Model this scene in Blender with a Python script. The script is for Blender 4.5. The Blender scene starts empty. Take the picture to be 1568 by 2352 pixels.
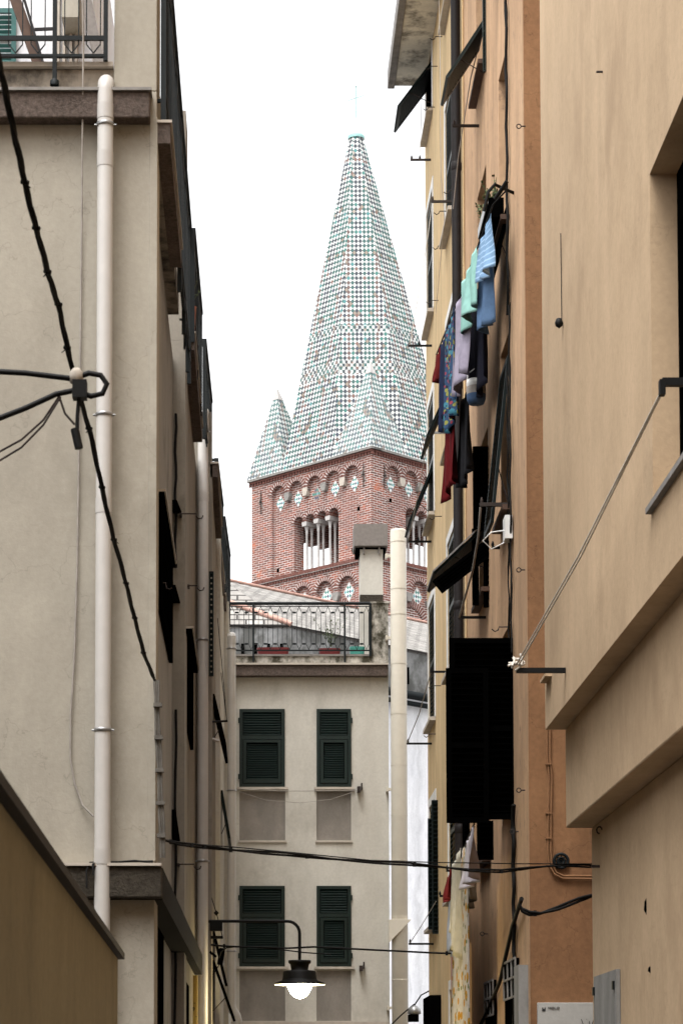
import bpy, math, random
from math import sin, cos, tan, pi, radians, floor, sqrt, atan2
from mathutils import Vector, Matrix
from mathutils.geometry import tessellate_polygon

random.seed(7)
S = bpy.context.scene
COL = S.collection

# ------------------------------------------------------------------ camera
EYE = 1.6
F_ = 5200.0          # focal length in units of the 1568x2352 view of the photograph
PIT = radians(3.5)
CX, CY = 590.0, 2515.0 - F_ * tan(PIT)
cam = bpy.data.cameras.new('camera')
camo = bpy.data.objects.new('camera', cam)
COL.objects.link(camo)
camo.location = (0, 0, EYE)
camo.rotation_euler = (pi / 2 + PIT, 0, 0)
cam.sensor_fit = 'VERTICAL'
cam.sensor_height = 36
cam.lens = F_ / 2352 * 36
cam.shift_x = (784 - CX) / 2352
cam.shift_y = (CY - 1176) / 2352
cam.clip_start = 0.1
cam.clip_end = 2000
cam.dof.use_dof = True
cam.dof.focus_distance = 34
cam.dof.aperture_fstop = 11
S.camera = camo
S.render.resolution_x = 682
S.render.resolution_y = 1024

# ------------------------------------------------------------------ world and sun (overcast)
SUN_EL, SUN_AZ = radians(66), radians(205)
W = bpy.data.worlds.new('World')
S.world = W
W.use_nodes = True
nt = W.node_tree
bg = nt.nodes['Background']
sky = nt.nodes.new('ShaderNodeTexSky')
sky.sky_type = 'NISHITA'
sky.sun_disc = False
sky.sun_elevation = SUN_EL
sky.sun_rotation = SUN_AZ
sky.air_density = 1.0
sky.dust_density = 4.0
hs = nt.nodes.new('ShaderNodeHueSaturation')
hs.inputs['Saturation'].default_value = 0.06
nt.links.new(sky.outputs[0], hs.inputs['Color'])
nt.links.new(hs.outputs[0], bg.inputs['Color'])
bg.inputs['Strength'].default_value = 0.15
sun = bpy.data.lights.new('sun', 'SUN')
sun.energy = 0.6
sun.angle = radians(25)
sun.color = (1.0, 0.97, 0.92)
suno = bpy.data.objects.new('sun', sun)
COL.objects.link(suno)
d = Vector((sin(SUN_AZ) * cos(SUN_EL), cos(SUN_AZ) * cos(SUN_EL), sin(SUN_EL)))
suno.rotation_euler = d.to_track_quat('Z', 'Y').to_euler()
suno.location = (0, -5, 30)
S.view_settings.view_transform = 'Standard'
S.view_settings.look = 'None'
S.view_settings.gamma = 1.0
S.view_settings.use_curve_mapping = False
S.view_settings.exposure = 1.66
S.cycles.max_bounces = 8
S.cycles.diffuse_bounces = 5

# ------------------------------------------------------------------ photograph view -> world
def ray(x, y):
    dx = (x - CX) / F_
    dy = (CY - y) / F_
    return Vector((dx, cos(PIT) - dy * sin(PIT), sin(PIT) + dy * cos(PIT)))
def PY(x, y, Y):
    r = ray(x, y); t = Y / r.y
    return Vector((r.x * t, Y, EYE + r.z * t))
def PX(x, y, X):
    r = ray(x, y); t = X / r.x
    return Vector((X, r.y * t, EYE + r.z * t))
def PZ(x, y, Z):
    r = ray(x, y); t = (Z - EYE) / r.z
    return Vector((r.x * t, r.y * t, Z))

# ------------------------------------------------------------------ mesh builder
class MB:
    def __init__(s):
        s.v = []; s.f = []; s.mi = []; s.sm = []; s.uv = []
    def add(s, vs, fs, mi=0, smooth=False, uvs=None):
        o = len(s.v)
        s.v += [Vector(p) for p in vs]
        for k, f in enumerate(fs):
            s.f.append([i + o for i in f]); s.mi.append(mi); s.sm.append(smooth)
            s.uv.append(uvs[k] if uvs else None)
        return s
    def box(s, x0, x1, y0, y1, z0, z1, mi=0):
        if x0 > x1: x0, x1 = x1, x0
        if y0 > y1: y0, y1 = y1, y0
        if z0 > z1: z0, z1 = z1, z0
        v = [(x0,y0,z0),(x1,y0,z0),(x1,y1,z0),(x0,y1,z0),(x0,y0,z1),(x1,y0,z1),(x1,y1,z1),(x0,y1,z1)]
        return s.add(v, [(0,3,2,1),(4,5,6,7),(0,1,5,4),(1,2,6,5),(2,3,7,6),(3,0,4,7)], mi)
    def obox(s, O, U, V, N, u0, u1, v0, v1, n0, n1, mi=0):
        O = Vector(O)
        v = [O + U*a + V*b + N*c for c in (n0, n1) for a, b in ((u0,v0),(u1,v0),(u1,v1),(u0,v1))]
        f = [(0,3,2,1),(4,5,6,7),(0,1,5,4),(1,2,6,5),(2,3,7,6),(3,0,4,7)]
        if U.cross(V).dot(N) < 0: f = [tuple(reversed(q)) for q in f]
        return s.add(v, f, mi)
    def bar(s, p, q, w, h=None, mi=0, up=Vector((0,0,1))):
        p = Vector(p); q = Vector(q); h = h or w
        U = (q - p); L = U.length; U.normalize()
        if abs(U.dot(up)) > 0.95: up = Vector((1,0,0))
        V = U.cross(up).normalized(); N = U.cross(V).normalized()
        return s.obox(p, U, V, N, 0, L, -w/2, w/2, -h/2, h/2, mi)
    def tube(s, pts, r, n=8, mi=0, caps=True):
        pts = [Vector(p) for p in pts]
        rs = r if isinstance(r, (list, tuple)) else [r]*len(pts)
        rings = []; prev = None
        for i, p in enumerate(pts):
            a = pts[max(0, i-1)]; b = pts[min(len(pts)-1, i+1)]
            t = (b - a).normalized()
            if prev is None:
                x = t.orthogonal().normalized()
            else:
                x = (prev - t*prev.dot(t)).normalized()
            prev = x; y = t.cross(x)
            rings.append([p + (x*cos(2*pi*k/n) + y*sin(2*pi*k/n))*rs[i] for k in range(n)])
        vs = [q for R in rings for q in R]
        fs = []
        for i in range(len(pts)-1):
            for k in range(n):
                fs.append((i*n+k, i*n+(k+1)%n, (i+1)*n+(k+1)%n, (i+1)*n+k))
        s.add(vs, fs, mi, True)
        if caps:
            s.add(rings[0], [tuple(reversed(range(n)))], mi)
            s.add(rings[-1], [tuple(range(n))], mi)
        return s
    def lathe(s, c, prof, n=24, mi=0):
        c = Vector(c); vs = []; fs = []
        for r, z in prof:
            for k in range(n):
                vs.append(c + Vector((r*cos(2*pi*k/n), r*sin(2*pi*k/n), z)))
        for i in range(len(prof)-1):
            for k in range(n):
                fs.append((i*n+k, i*n+(k+1)%n, (i+1)*n+(k+1)%n, (i+1)*n+k))
        return s.add(vs, fs, mi, True)
    def plate(s, outer, holes, M, w0, w1, back=True, mi=0, mi_side=None, sides=True):
        """outer, holes: 2D loops; M(u, v, w) -> world; front at w0, back at w1"""
        if mi_side is None: mi_side = mi
        loops = [outer] + holes
        flat = [p for L in loops for p in L]
        tris = tessellate_polygon([[Vector((p[0], p[1], 0)) for p in L] for L in loops])
        nf = (M(0,0,w0) - M(0,0,w1))
        def orient(tr, vs, want):
            a, b, c = (vs[i] for i in tr)
            return tr if (b-a).cross(c-a).dot(want) >= 0 else tuple(reversed(tr))
        vs = [M(p[0], p[1], w0) for p in flat]
        s.add(vs, [orient(tuple(t), vs, nf) for t in tris], mi)
        if back:
            vb = [M(p[0], p[1], w1) for p in flat]
            s.add(vb, [orient(tuple(t), vb, -nf) for t in tris], mi)
        if sides:
            for L in loops:
                n = len(L)
                for i in range(n):
                    a, b = L[i], L[(i+1) % n]
                    s.add([M(a[0],a[1],w0), M(b[0],b[1],w0), M(b[0],b[1],w1), M(a[0],a[1],w1)], [(0,1,2,3)], mi_side)
        return s

BASE = {}
def thing(name, label, cat, base, group=None, kind=None):
    o = bpy.data.objects.new(name, None); COL.objects.link(o)
    o.location = base; o.empty_display_size = 0.2
    if label: o['label'] = label
    if cat: o['category'] = cat
    if group: o['group'] = group
    if kind: o['kind'] = kind
    BASE[o.name] = Vector(base)
    return o
def build(name, mb, mats, parent=None, label=None, cat=None, group=None, kind=None, rot=0.0, solid=None, bevel=None):
    if not isinstance(mats, (list, tuple)): mats = [mats]
    if parent is not None: base = BASE[parent.name]
    else:
        xs = [p.x for p in mb.v]; ys = [p.y for p in mb.v]; zs = [p.z for p in mb.v]
        base = Vector(((min(xs)+max(xs))/2, (min(ys)+max(ys))/2, min(zs)))
    me = bpy.data.meshes.new(name)
    me.from_pydata([p - base for p in mb.v], [], mb.f)
    for m in mats: me.materials.append(m)
    ca, sa = cos(rot), sin(rot)
    uvl = me.uv_layers.new(name='UVMap')
    for i, p in enumerate(me.polygons):
        p.material_index = mb.mi[i]; p.use_smooth = mb.sm[i]
        given = mb.uv[i]
        if given:
            for k, li in enumerate(p.loop_indices): uvl.data[li].uv = given[k]
        else:
            n = p.normal
            na = n.x*ca + n.y*sa; nb = -n.x*sa + n.y*ca
            for li in p.loop_indices:
                q = mb.v[me.loops[li].vertex_index]
                a = q.x*ca + q.y*sa; b = -q.x*sa + q.y*ca
                if abs(n.z) > 0.8: uvl.data[li].uv = (a, b)
                elif abs(na) > abs(nb): uvl.data[li].uv = (b, q.z)
                else: uvl.data[li].uv = (a, q.z)
    me.update()
    o = bpy.data.objects.new(name, me); COL.objects.link(o)
    if parent is not None: o.parent = parent
    else: o.location = base
    BASE[o.name] = base
    if label: o['label'] = label
    if cat: o['category'] = cat
    if group: o['group'] = group
    if kind: o['kind'] = kind
    if bevel:
        b = o.modifiers.new('bevel', 'BEVEL'); b.width = bevel; b.segments = 2; b.limit_method = 'ANGLE'
    if solid:
        b = o.modifiers.new('solid', 'SOLIDIFY'); b.thickness = solid
    return o

# ------------------------------------------------------------------ materials
def newmat(name, rough=0.8, spec=0.3):
    m = bpy.data.materials.new(name); m.use_nodes = True
    b = m.node_tree.nodes['Principled BSDF']
    b.inputs['Roughness'].default_value = rough
    b.inputs['Specular IOR Level'].default_value = spec
    return m, m.node_tree, b
def N(nt, t, **kw):
    n = nt.nodes.new(t)
    for k, v in kw.items(): setattr(n, k, v)
    return n
def noise(nt, vec, scale, detail=4, rough=0.55):
    n = N(nt, 'ShaderNodeTexNoise'); n.inputs['Scale'].default_value = scale
    n.inputs['Detail'].default_value = detail; n.inputs['Roughness'].default_value = rough
    nt.links.new(vec, n.inputs['Vector']); return n.outputs['Fac']
def mapping(nt, vec, sc):
    m = N(nt, 'ShaderNodeMapping'); m.inputs['Scale'].default_value = sc
    nt.links.new(vec, m.inputs['Vector']); return m.outputs[0]
def ramp(nt, fac, stops, interp='LINEAR'):
    r = N(nt, 'ShaderNodeValToRGB'); r.color_ramp.interpolation = interp
    e = r.color_ramp.elements
    while len(e) < len(stops): e.new(0.5)
    for i, (p, c) in enumerate(stops):
        e[i].position = p; e[i].color = (c[0], c[1], c[2], 1) if not isinstance(c, (int, float)) else (c, c, c, 1)
    nt.links.new(fac, r.inputs[0]); return r.outputs[0]
def mix(nt, fac, a, b, blend='MIX'):
    m = N(nt, 'ShaderNodeMix', data_type='RGBA', blend_type=blend)
    for sock, val in ((m.inputs[0], fac), (m.inputs[6], a), (m.inputs[7], b)):
        if isinstance(val, (int, float)): sock.default_value = val
        elif isinstance(val, tuple): sock.default_value = (val[0], val[1], val[2], 1)
        else: nt.links.new(val, sock)
    return m.outputs[2]
def math_(nt, op, a, b=None, c=None):
    m = N(nt, 'ShaderNodeMath', operation=op)
    for i, v in enumerate((a, b, c)):
        if v is None: continue
        if isinstance(v, (int, float)): m.inputs[i].default_value = v
        else: nt.links.new(v, m.inputs[i])
    return m.outputs[0]
def bump(nt, b, h, strength=0.2, dist=0.01):
    bn = N(nt, 'ShaderNodeBump'); bn.inputs['Strength'].default_value = strength; bn.inputs['Distance'].default_value = dist
    nt.links.new(h, bn.inputs['Height']); nt.links.new(bn.outputs[0], b.inputs['Normal'])
def sc(c, k): return (c[0]*k, c[1]*k, c[2]*k)

def plaster(name, c, c2=None, var=0.16, streak=0.16, stain=0.0, staincol=(0.05,0.045,0.04), stainscale=2.0, rough=0.9, bscale=60, bstr=0.25, sz=0.22, crack=0.0):
    m, nt, b = newmat(name, rough, 0.2)
    tc = N(nt, 'ShaderNodeTexCoord').outputs['Object']
    n1 = noise(nt, tc, 0.9, 6, 0.6)
    wv = N(nt, 'ShaderNodeTexNoise'); wv.inputs['Scale'].default_value = 1.7; wv.inputs['Detail'].default_value = 3; nt.links.new(tc, wv.inputs['Vector'])
    wa = N(nt, 'ShaderNodeVectorMath', operation='MULTIPLY_ADD'); nt.links.new(wv.outputs['Color'], wa.inputs[0]); wa.inputs[1].default_value = (0.5, 0.5, 0.2); nt.links.new(tc, wa.inputs[2])
    n2 = noise(nt, mapping(nt, wa.outputs[0], (1.7, 1.7, sz)), 2.0, 8, 0.62)
    n3 = noise(nt, tc, 26, 3)
    c2 = c2 or sc(c, 0.82)
    base = mix(nt, ramp(nt, n1, [(0.32, 0), (0.68, 1)]), c, c2)
    k = ramp(nt, n2, [(0.3, 1 - streak), (0.7, 1 + streak*0.3)])
    base = mix(nt, 1.0, base, k, 'MULTIPLY')
    k3 = ramp(nt, n3, [(0.3, 1 - var*0.6), (0.7, 1.0)])
    base = mix(nt, 1.0, base, k3, 'MULTIPLY')
    if stain > 0:
        n4 = noise(nt, mapping(nt, tc, (1, 1, 0.7)), stainscale, 9, 0.68)
        base = mix(nt, ramp(nt, n4, [(0.62 - stain*0.35, 0), (0.72 - stain*0.2, 1)]), base, staincol)
    if crack > 0:
        v = N(nt, 'ShaderNodeTexVoronoi', feature='DISTANCE_TO_EDGE'); v.inputs['Scale'].default_value = 1.1
        nn = N(nt, 'ShaderNodeTexNoise'); nn.inputs['Scale'].default_value = 3; nn.inputs['Detail'].default_value = 6
        nt.links.new(tc, nn.inputs['Vector'])
        vm = N(nt, 'ShaderNodeVectorMath', operation='ADD'); nt.links.new(tc, vm.inputs[0]); nt.links.new(nn.outputs['Color'], vm.inputs[1])
        nt.links.new(vm.outputs[0], v.inputs['Vector'])
        ck = ramp(nt, v.outputs['Distance'], [(0.0, 1 - crack), (0.006, 1)])
        base = mix(nt, 1.0, base, ck, 'MULTIPLY')
    nt.links.new(base, b.inputs['Base Color'])
    bump(nt, b, noise(nt, tc, bscale, 5), bstr, 0.006)
    return m
def paint(name, c, rough=0.5, var=0.2, spec=0.4, metal=0.0, scale=8):
    m, nt, b = newmat(name, rough, spec)
    tc = N(nt, 'ShaderNodeTexCoord').outputs['Object']
    n1 = noise(nt, tc, scale, 6, 0.65)
    nt.links.new(ramp(nt, n1, [(0.3, sc(c, 1 - var)), (0.7, sc(c, 1 + var*0.5))]), b.inputs['Base Color'])
    b.inputs['Metallic'].default_value = metal
    bump(nt, b, n1, 0.1, 0.004)
    return m
def granite(name, c):
    m, nt, b = newmat(name, 0.95, 0.2)
    tc = N(nt, 'ShaderNodeTexCoord').outputs['Object']
    n1 = noise(nt, tc, 34, 8, 0.75); n2 = noise(nt, tc, 3, 4)
    col = mix(nt, ramp(nt, n1, [(0.35, 0), (0.65, 1)]), sc(c, 0.55), sc(c, 1.35))
    col = mix(nt, 1.0, col, ramp(nt, n2, [(0.3, 0.75), (0.7, 1.1)]), 'MULTIPLY')
    nt.links.new(col, b.inputs['Base Color']); bump(nt, b, n1, 0.8, 0.02)
    return m
def brick(name):
    m, nt, b = newmat(name, 0.95, 0.15)
    uv = N(nt, 'ShaderNodeTexCoord').outputs['UV']
    ob = N(nt, 'ShaderNodeTexCoord').outputs['Object']
    wob = noise(nt, ob, 3, 3)
    vm = N(nt, 'ShaderNodeVectorMath', operation='MULTIPLY_ADD')
    cmb = N(nt, 'ShaderNodeCombineXYZ'); nt.links.new(wob, cmb.inputs[0]); nt.links.new(wob, cmb.inputs[1])
    nt.links.new(cmb.outputs[0], vm.inputs[0]); vm.inputs[1].default_value = (0.03, 0.03, 0); nt.links.new(uv, vm.inputs[2])
    bt = N(nt, 'ShaderNodeTexBrick')
    nt.links.new(vm.outputs[0], bt.inputs['Vector'])
    bt.inputs['Scale'].default_value = 1
    bt.inputs['Brick Width'].default_value = 0.27
    bt.inputs['Row Height'].default_value = 0.082
    bt.inputs['Mortar Size'].default_value = 0.013
    bt.inputs['Mortar Smooth'].default_value = 0.4
    bt.inputs['Color1'].default_value = (0.29, 0.095, 0.062, 1)
    bt.inputs['Color2'].default_value = (0.11, 0.055, 0.046, 1)
    bt.inputs['Mortar'].default_value = (0.60, 0.55, 0.52, 1)
    n1 = noise(nt, ob, 0.7, 5, 0.6)
    col = mix(nt, ramp(nt, n1, [(0.36, 0.0), (0.64, 0.5)]), bt.outputs['Color'], (0.22, 0.12, 0.105))
    n2 = noise(nt, ob, 1.9, 6, 0.7)
    col = mix(nt, ramp(nt, n2, [(0.60, 0), (0.66, 0.75)]), col, (0.46, 0.15, 0.085))
    n3 = noise(nt, mapping(nt, ob, (1.3, 1.3, 3.0)), 2.4, 6, 0.7)
    col = mix(nt, ramp(nt, n3, [(0.52, 0), (0.66, 0.6)]), col, (0.15, 0.115, 0.105))
    nt.links.new(col, b.inputs['Base Color'])
    inv = math_(nt, 'SUBTRACT', 1.0, bt.outputs['Fac'])
    bump(nt, b, inv, 0.5, 0.02)
    return m
def tiles(name, light=0.0):
    """glazed lozenge tiles; UV in metres, v measured up the slope"""
    m, nt, b = newmat(name, 0.5, 0.2)
    uv = N(nt, 'ShaderNodeTexCoord').outputs['UV']
    s = N(nt, 'ShaderNodeSeparateXYZ'); nt.links.new(uv, s.inputs[0])
    U = math_(nt, 'DIVIDE', s.outputs[0], 0.145); V = math_(nt, 'DIVIDE', s.outputs[1], 0.19)
    a = math_(nt, 'ADD', U, V); c = math_(nt, 'SUBTRACT', U, V)
    fa = math_(nt, 'FLOOR', a); fc = math_(nt, 'FLOOR', c)
    par = math_(nt, 'FLOORED_MODULO', math_(nt, 'ADD', fa, fc), 2.0)          # 0 = white cell
    # upright chequer in two bands
    par2 = math_(nt, 'FLOORED_MODULO', math_(nt, 'ADD', math_(nt, 'FLOOR', math_(nt, 'MULTIPLY', U, 1.5)), math_(nt, 'FLOOR', math_(nt, 'MULTIPLY', V, 1.5))), 2.0)
    def band(lo, hi):
        return math_(nt, 'MULTIPLY', math_(nt, 'GREATER_THAN', s.outputs[1], lo), math_(nt, 'LESS_THAN', s.outputs[1], hi))
    bd = math_(nt, 'ADD', band(3.3, 3.8), band(4.95, 5.22))
    parity = N(nt, 'ShaderNodeMix', data_type='FLOAT'); nt.links.new(bd, parity.inputs[0]); nt.links.new(par, parity.inputs[2]); nt.links.new(par2, parity.inputs[3])
    col_i = math_(nt, 'FLOOR', math_(nt, 'ADD', U, 0.5))
    low = math_(nt, 'LESS_THAN', s.outputs[1], 0.95)
    idx = N(nt, 'ShaderNodeMix', data_type='FLOAT'); nt.links.new(low, idx.inputs[0]); nt.links.new(col_i, idx.inputs[2]); nt.links.new(fa, idx.inputs[3])
    wn = N(nt, 'ShaderNodeTexWhiteNoise', noise_dimensions='1D'); nt.links.new(math_(nt, 'ADD', idx.outputs[0], 31.3), wn.inputs['W'])
    colr = ramp(nt, wn.outputs[0], [(0, (0.010, 0.065, 0.058)), (0.30, (0.014, 0.017, 0.030)), (0.58, (0.02, 0.09, 0.085)), (0.74, (0.095, 0.045, 0.038))], 'CONSTANT')
    cell = N(nt, 'ShaderNodeCombineXYZ'); nt.links.new(fa, cell.inputs[0]); nt.links.new(fc, cell.inputs[1])
    wc = N(nt, 'ShaderNodeTexWhiteNoise', noise_dimensions='3D'); nt.links.new(cell.outputs[0], wc.inputs['Vector'])
    wc2 = N(nt, 'ShaderNodeTexWhiteNoise', noise_dimensions='4D'); nt.links.new(cell.outputs[0], wc2.inputs['Vector']); wc2.inputs['W'].default_value = 3.1
    alt = ramp(nt, wc.outputs[0], [(0, (0.012, 0.12, 0.10)), (0.35, (0.02, 0.025, 0.05)), (0.6, (0.14, 0.06, 0.045)), (0.8, (0.03, 0.16, 0.16))], 'CONSTANT')
    colr = mix(nt, math_(nt, 'GREATER_THAN', wc2.outputs[0], 0.78), colr, alt)
    ob = N(nt, 'ShaderNodeTexCoord').outputs['Object']
    white = ramp(nt, wc.outputs[0], [(0, (0.34, 0.35, 0.35)), (0.2, (0.48, 0.48, 0.46)), (0.9, (0.55, 0.55, 0.53)), (0.95, (0.22, 0.17, 0.13))], 'LINEAR')
    col = mix(nt, parity.outputs[0], white, colr)
    fr = math_(nt, 'MULTIPLY', math_(nt, 'LESS_THAN', math_(nt, 'ABSOLUTE', math_(nt, 'SUBTRACT', math_(nt, 'FRACT', a), 0.5)), 0.465), math_(nt, 'LESS_THAN', math_(nt, 'ABSOLUTE', math_(nt, 'SUBTRACT', math_(nt, 'FRACT', c), 0.5)), 0.465))
    col = mix(nt, fr, (0.035, 0.04, 0.045), col)
    dirt = noise(nt, ob, 1.3, 6, 0.7)
    col = mix(nt, ramp(nt, dirt, [(0.60, 0), (0.74, 0.35)]), col, (0.20, 0.16, 0.13))
    if light: col = mix(nt, light, col, (0.5, 0.6, 0.6))
    nt.links.new(col, b.inputs['Base Color'])
    bump(nt, b, math_(nt, 'MULTIPLY', fr, math_(nt, 'ADD', wc.outputs[0], 0.5)), 0.5, 0.012)
    return m
def slate(name):
    m, nt, b = newmat(name, 0.8, 0.3)
    uv = N(nt, 'ShaderNodeTexCoord').outputs['UV']
    bt = N(nt, 'ShaderNodeTexBrick'); nt.links.new(uv, bt.inputs['Vector'])
    bt.inputs['Scale'].default_value = 1
    bt.inputs['Brick Width'].default_value = 0.4; bt.inputs['Row Height'].default_value = 0.19
    bt.inputs['Mortar Size'].default_value = 0.022; bt.inputs['Mortar Smooth'].default_value = 0.1
    bt.inputs['Color1'].default_value = (0.33, 0.315, 0.29, 1); bt.inputs['Color2'].default_value = (0.22, 0.205, 0.19, 1)
    bt.inputs['Mortar'].default_value = (0.05, 0.045, 0.042, 1)
    ob = N(nt, 'ShaderNodeTexCoord').outputs['Object']
    n1 = noise(nt, ob, 2.4, 8, 0.75)
    col = mix(nt, 1.0, bt.outputs['Color'], ramp(nt, n1, [(0.3, 0.6), (0.6, 1.1)]), 'MULTIPLY')
    nt.links.new(col, b.inputs['Base Color'])
    bump(nt, b, math_(nt, 'SUBTRACT', 1.0, bt.outputs['Fac']), 0.6, 0.02)
    return m
def fabric(name, c, pat=None, c2=None, scale=30, stripe=None):
    m, nt, b = newmat(name, 0.95, 0.1)
    uv = N(nt, 'ShaderNodeTexCoord').outputs['UV']
    ob = N(nt, 'ShaderNodeTexCoord').outputs['Object']
    n1 = noise(nt, ob, 12, 4)
    col = ramp(nt, n1, [(0.3, sc(c, 0.82)), (0.7, sc(c, 1.08))])
    if stripe:
        s = N(nt, 'ShaderNodeSeparateXYZ'); nt.links.new(uv, s.inputs[0])
        fr = math_(nt, 'FRACT', math_(nt, 'MULTIPLY', s.outputs[1], stripe))
        col = mix(nt, math_(nt, 'LESS_THAN', fr, 0.28), col, c2)
    if pat:
        for j, (pc, thr, scl) in enumerate(pat):
            v = N(nt, 'ShaderNodeTexVoronoi'); v.inputs['Scale'].default_value = scl
            v.inputs['Randomness'].default_value = 1.0
            mp = N(nt, 'ShaderNodeMapping'); mp.inputs['Location'].default_value = (j*3.7, j*1.3, 0)
            nt.links.new(uv, mp.inputs[0]); nt.links.new(mp.outputs[0], v.inputs['Vector'])
            col = mix(nt, math_(nt, 'LESS_THAN', v.outputs['Distance'], thr), col, pc)
    nt.links.new(col, b.inputs['Base Color'])
    bump(nt, b, noise(nt, ob, 90, 2), 0.2, 0.003)
    return m
def emit(name, c, s):
    m, nt, b = newmat(name)
    b.inputs['Base Color'].default_value = (c[0], c[1], c[2], 1)
    b.inputs['Emission Color'].default_value = (c[0], c[1], c[2], 1)
    b.inputs['Emission Strength'].default_value = s
    return m

M = {}
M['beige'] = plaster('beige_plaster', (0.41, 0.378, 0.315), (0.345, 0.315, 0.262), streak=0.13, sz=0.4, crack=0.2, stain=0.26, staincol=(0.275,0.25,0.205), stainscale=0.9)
M['beige_shaded'] = plaster('shaded_beige_plaster', (0.29, 0.262, 0.22), (0.235, 0.21, 0.175), streak=0.12, stain=0.2, staincol=(0.15,0.13,0.10), stainscale=1.2)  # darker beige: shade of the narrow alley put into the colour
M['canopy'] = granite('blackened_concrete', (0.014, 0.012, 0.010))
M['beige_dark'] = plaster('weathered_beige_plaster', (0.36, 0.31, 0.25), stain=0.5, stainscale=3)
M['beige_stain'] = plaster('stained_pillar_plaster', (0.41, 0.378, 0.315), (0.35, 0.32, 0.265), stain=0.30, staincol=(0.16,0.14,0.12), stainscale=1.6)
M['greige'] = plaster('grey_beige_plaster', (0.60, 0.575, 0.515), (0.53, 0.505, 0.45), streak=0.12, sz=0.4, crack=0.1, stain=0.26, staincol=(0.40,0.375,0.33), stainscale=1.3)
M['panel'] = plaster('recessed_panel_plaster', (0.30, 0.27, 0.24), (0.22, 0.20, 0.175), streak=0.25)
M['parapet'] = plaster('mossy_parapet', (0.56, 0.53, 0.47), stain=0.62, stainscale=5, staincol=(0.05,0.045,0.03))
M['mossy'] = plaster('lichen_white_render', (0.72, 0.72, 0.72), stain=0.55, stainscale=2.6, staincol=(0.16,0.16,0.15))
M['lichen'] = plaster('lichen_covered_parapet', (0.34, 0.34, 0.34), (0.2, 0.2, 0.2), stain=0.85, stainscale=2.0, staincol=(0.09,0.09,0.085))
M['rough_brown'] = granite('brown_pebbledash', (0.11, 0.085, 0.072))
M['rough_dark'] = granite('dark_pebbledash', (0.05, 0.042, 0.032))
M['tan'] = plaster('tan_streaked_plaster', (0.31, 0.265, 0.165), (0.26, 0.22, 0.137), streak=0.16, sz=0.12, var=0.25)
M['sand'] = plaster('sand_plaster', (0.60, 0.44, 0.285), (0.51, 0.37, 0.235), streak=0.11, sz=0.3, crack=0.12, stain=0.26, staincol=(0.42,0.30,0.19), stainscale=0.8)
M['orange'] = plaster('orange_ochre_plaster', (0.33, 0.172, 0.083), (0.24, 0.122, 0.06), streak=0.2, var=0.3, crack=0.35)
M['peach'] = plaster('peach_plaster', (0.60, 0.39, 0.235), (0.50, 0.32, 0.19), streak=0.28, stain=0.1, staincol=(0.27,0.18,0.12), stainscale=8, sz=0.3)
M['yellow'] = plaster('yellow_ochre_plaster', (0.70, 0.53, 0.30), (0.62, 0.45, 0.25), streak=0.25, sz=0.12)
M['cream'] = paint('cream_painted_metal', (0.60, 0.56, 0.475), 0.45, 0.06)
M['white_pipe'] = paint('white_plastic', (0.46, 0.44, 0.415), 0.4, 0.06)
M['white'] = plaster('white_render', (0.80, 0.80, 0.82), (0.74, 0.745, 0.78), streak=0.3, sz=0.08)
M['white_paint'] = paint('white_paint', (0.72, 0.72, 0.70), 0.6, 0.12)
M['marble'] = paint('pale_marble', (0.42, 0.40, 0.385), 0.6, 0.2)
M['stone'] = paint('grey_stone', (0.24, 0.225, 0.21), 0.9, 0.3)
M['sill'] = paint('pale_sill_stone', (0.46, 0.41, 0.35), 0.9, 0.2)
M['brown'] = paint('brown_wood', (0.07, 0.035, 0.02), 0.7, 0.3)
M['green'] = paint('dark_green_paint', (0.002, 0.012, 0.0095), 0.45, 0.3)
M['green_dark'] = paint('blackish_green_paint', (0.003, 0.008, 0.008), 0.6, 0.35, spec=0.15)
M['black'] = paint('black_wood', (0.0012, 0.0012, 0.0012), 1.0, 0.3, spec=0.0)
M['teal'] = paint('faded_teal_paint', (0.03, 0.12, 0.11), 0.6, 0.3)
M['iron'] = paint('dark_green_iron', (0.006, 0.009, 0.010), 0.6, 0.4, spec=0.2)
M['iron_black'] = paint('black_iron', (0.004, 0.004, 0.004), 0.6, 0.4, spec=0.2)
M['rust'] = paint('rusty_iron', (0.03, 0.02, 0.016), 0.8, 0.5)
M['cable'] = paint('black_cable', (0.006, 0.0055, 0.005), 0.7, 0.4, spec=0.15)
M['rope'] = paint('grey_rope', (0.32, 0.29, 0.26), 0.9, 0.3)
M['cord_grey'] = paint('weathered_cable', (0.13, 0.12, 0.105), 0.9, 0.5)
M['pale_rope'] = paint('pale_cord', (0.62, 0.58, 0.52), 0.9, 0.2)
M['zinc'] = paint('zinc', (0.30, 0.30, 0.30), 0.35, 0.2, metal=0.6)
M['pipe_dark'] = paint('dark_brown_pipe', (0.016, 0.013, 0.013), 0.6, 0.3, spec=0.2)
M['chimney_cap'] = paint('fibre_cement', (0.20, 0.18, 0.165), 0.95, 0.2, scale=20)
M['terracotta'] = paint('terracotta', (0.42, 0.16, 0.10), 0.85, 0.3)
M['pinktile'] = paint('pink_ridge_tile', (0.45, 0.27, 0.22), 0.85, 0.25)
M['pot_red'] = paint('dark_red_plastic', (0.16, 0.02, 0.02), 0.5, 0.3)
M['turq'] = paint('turquoise_plastic', (0.08, 0.35, 0.29), 0.45, 0.1)
M['leaf'] = paint('leaf', (0.07, 0.10, 0.03), 0.6, 0.6, scale=30)
M['glass'] = paint('dark_window_glass', (0.02, 0.022, 0.025), 0.12, 0.2, spec=0.7)
M['dark_room'] = paint('unlit_interior', (0.03, 0.026, 0.022), 0.95, 0.2)
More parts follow.
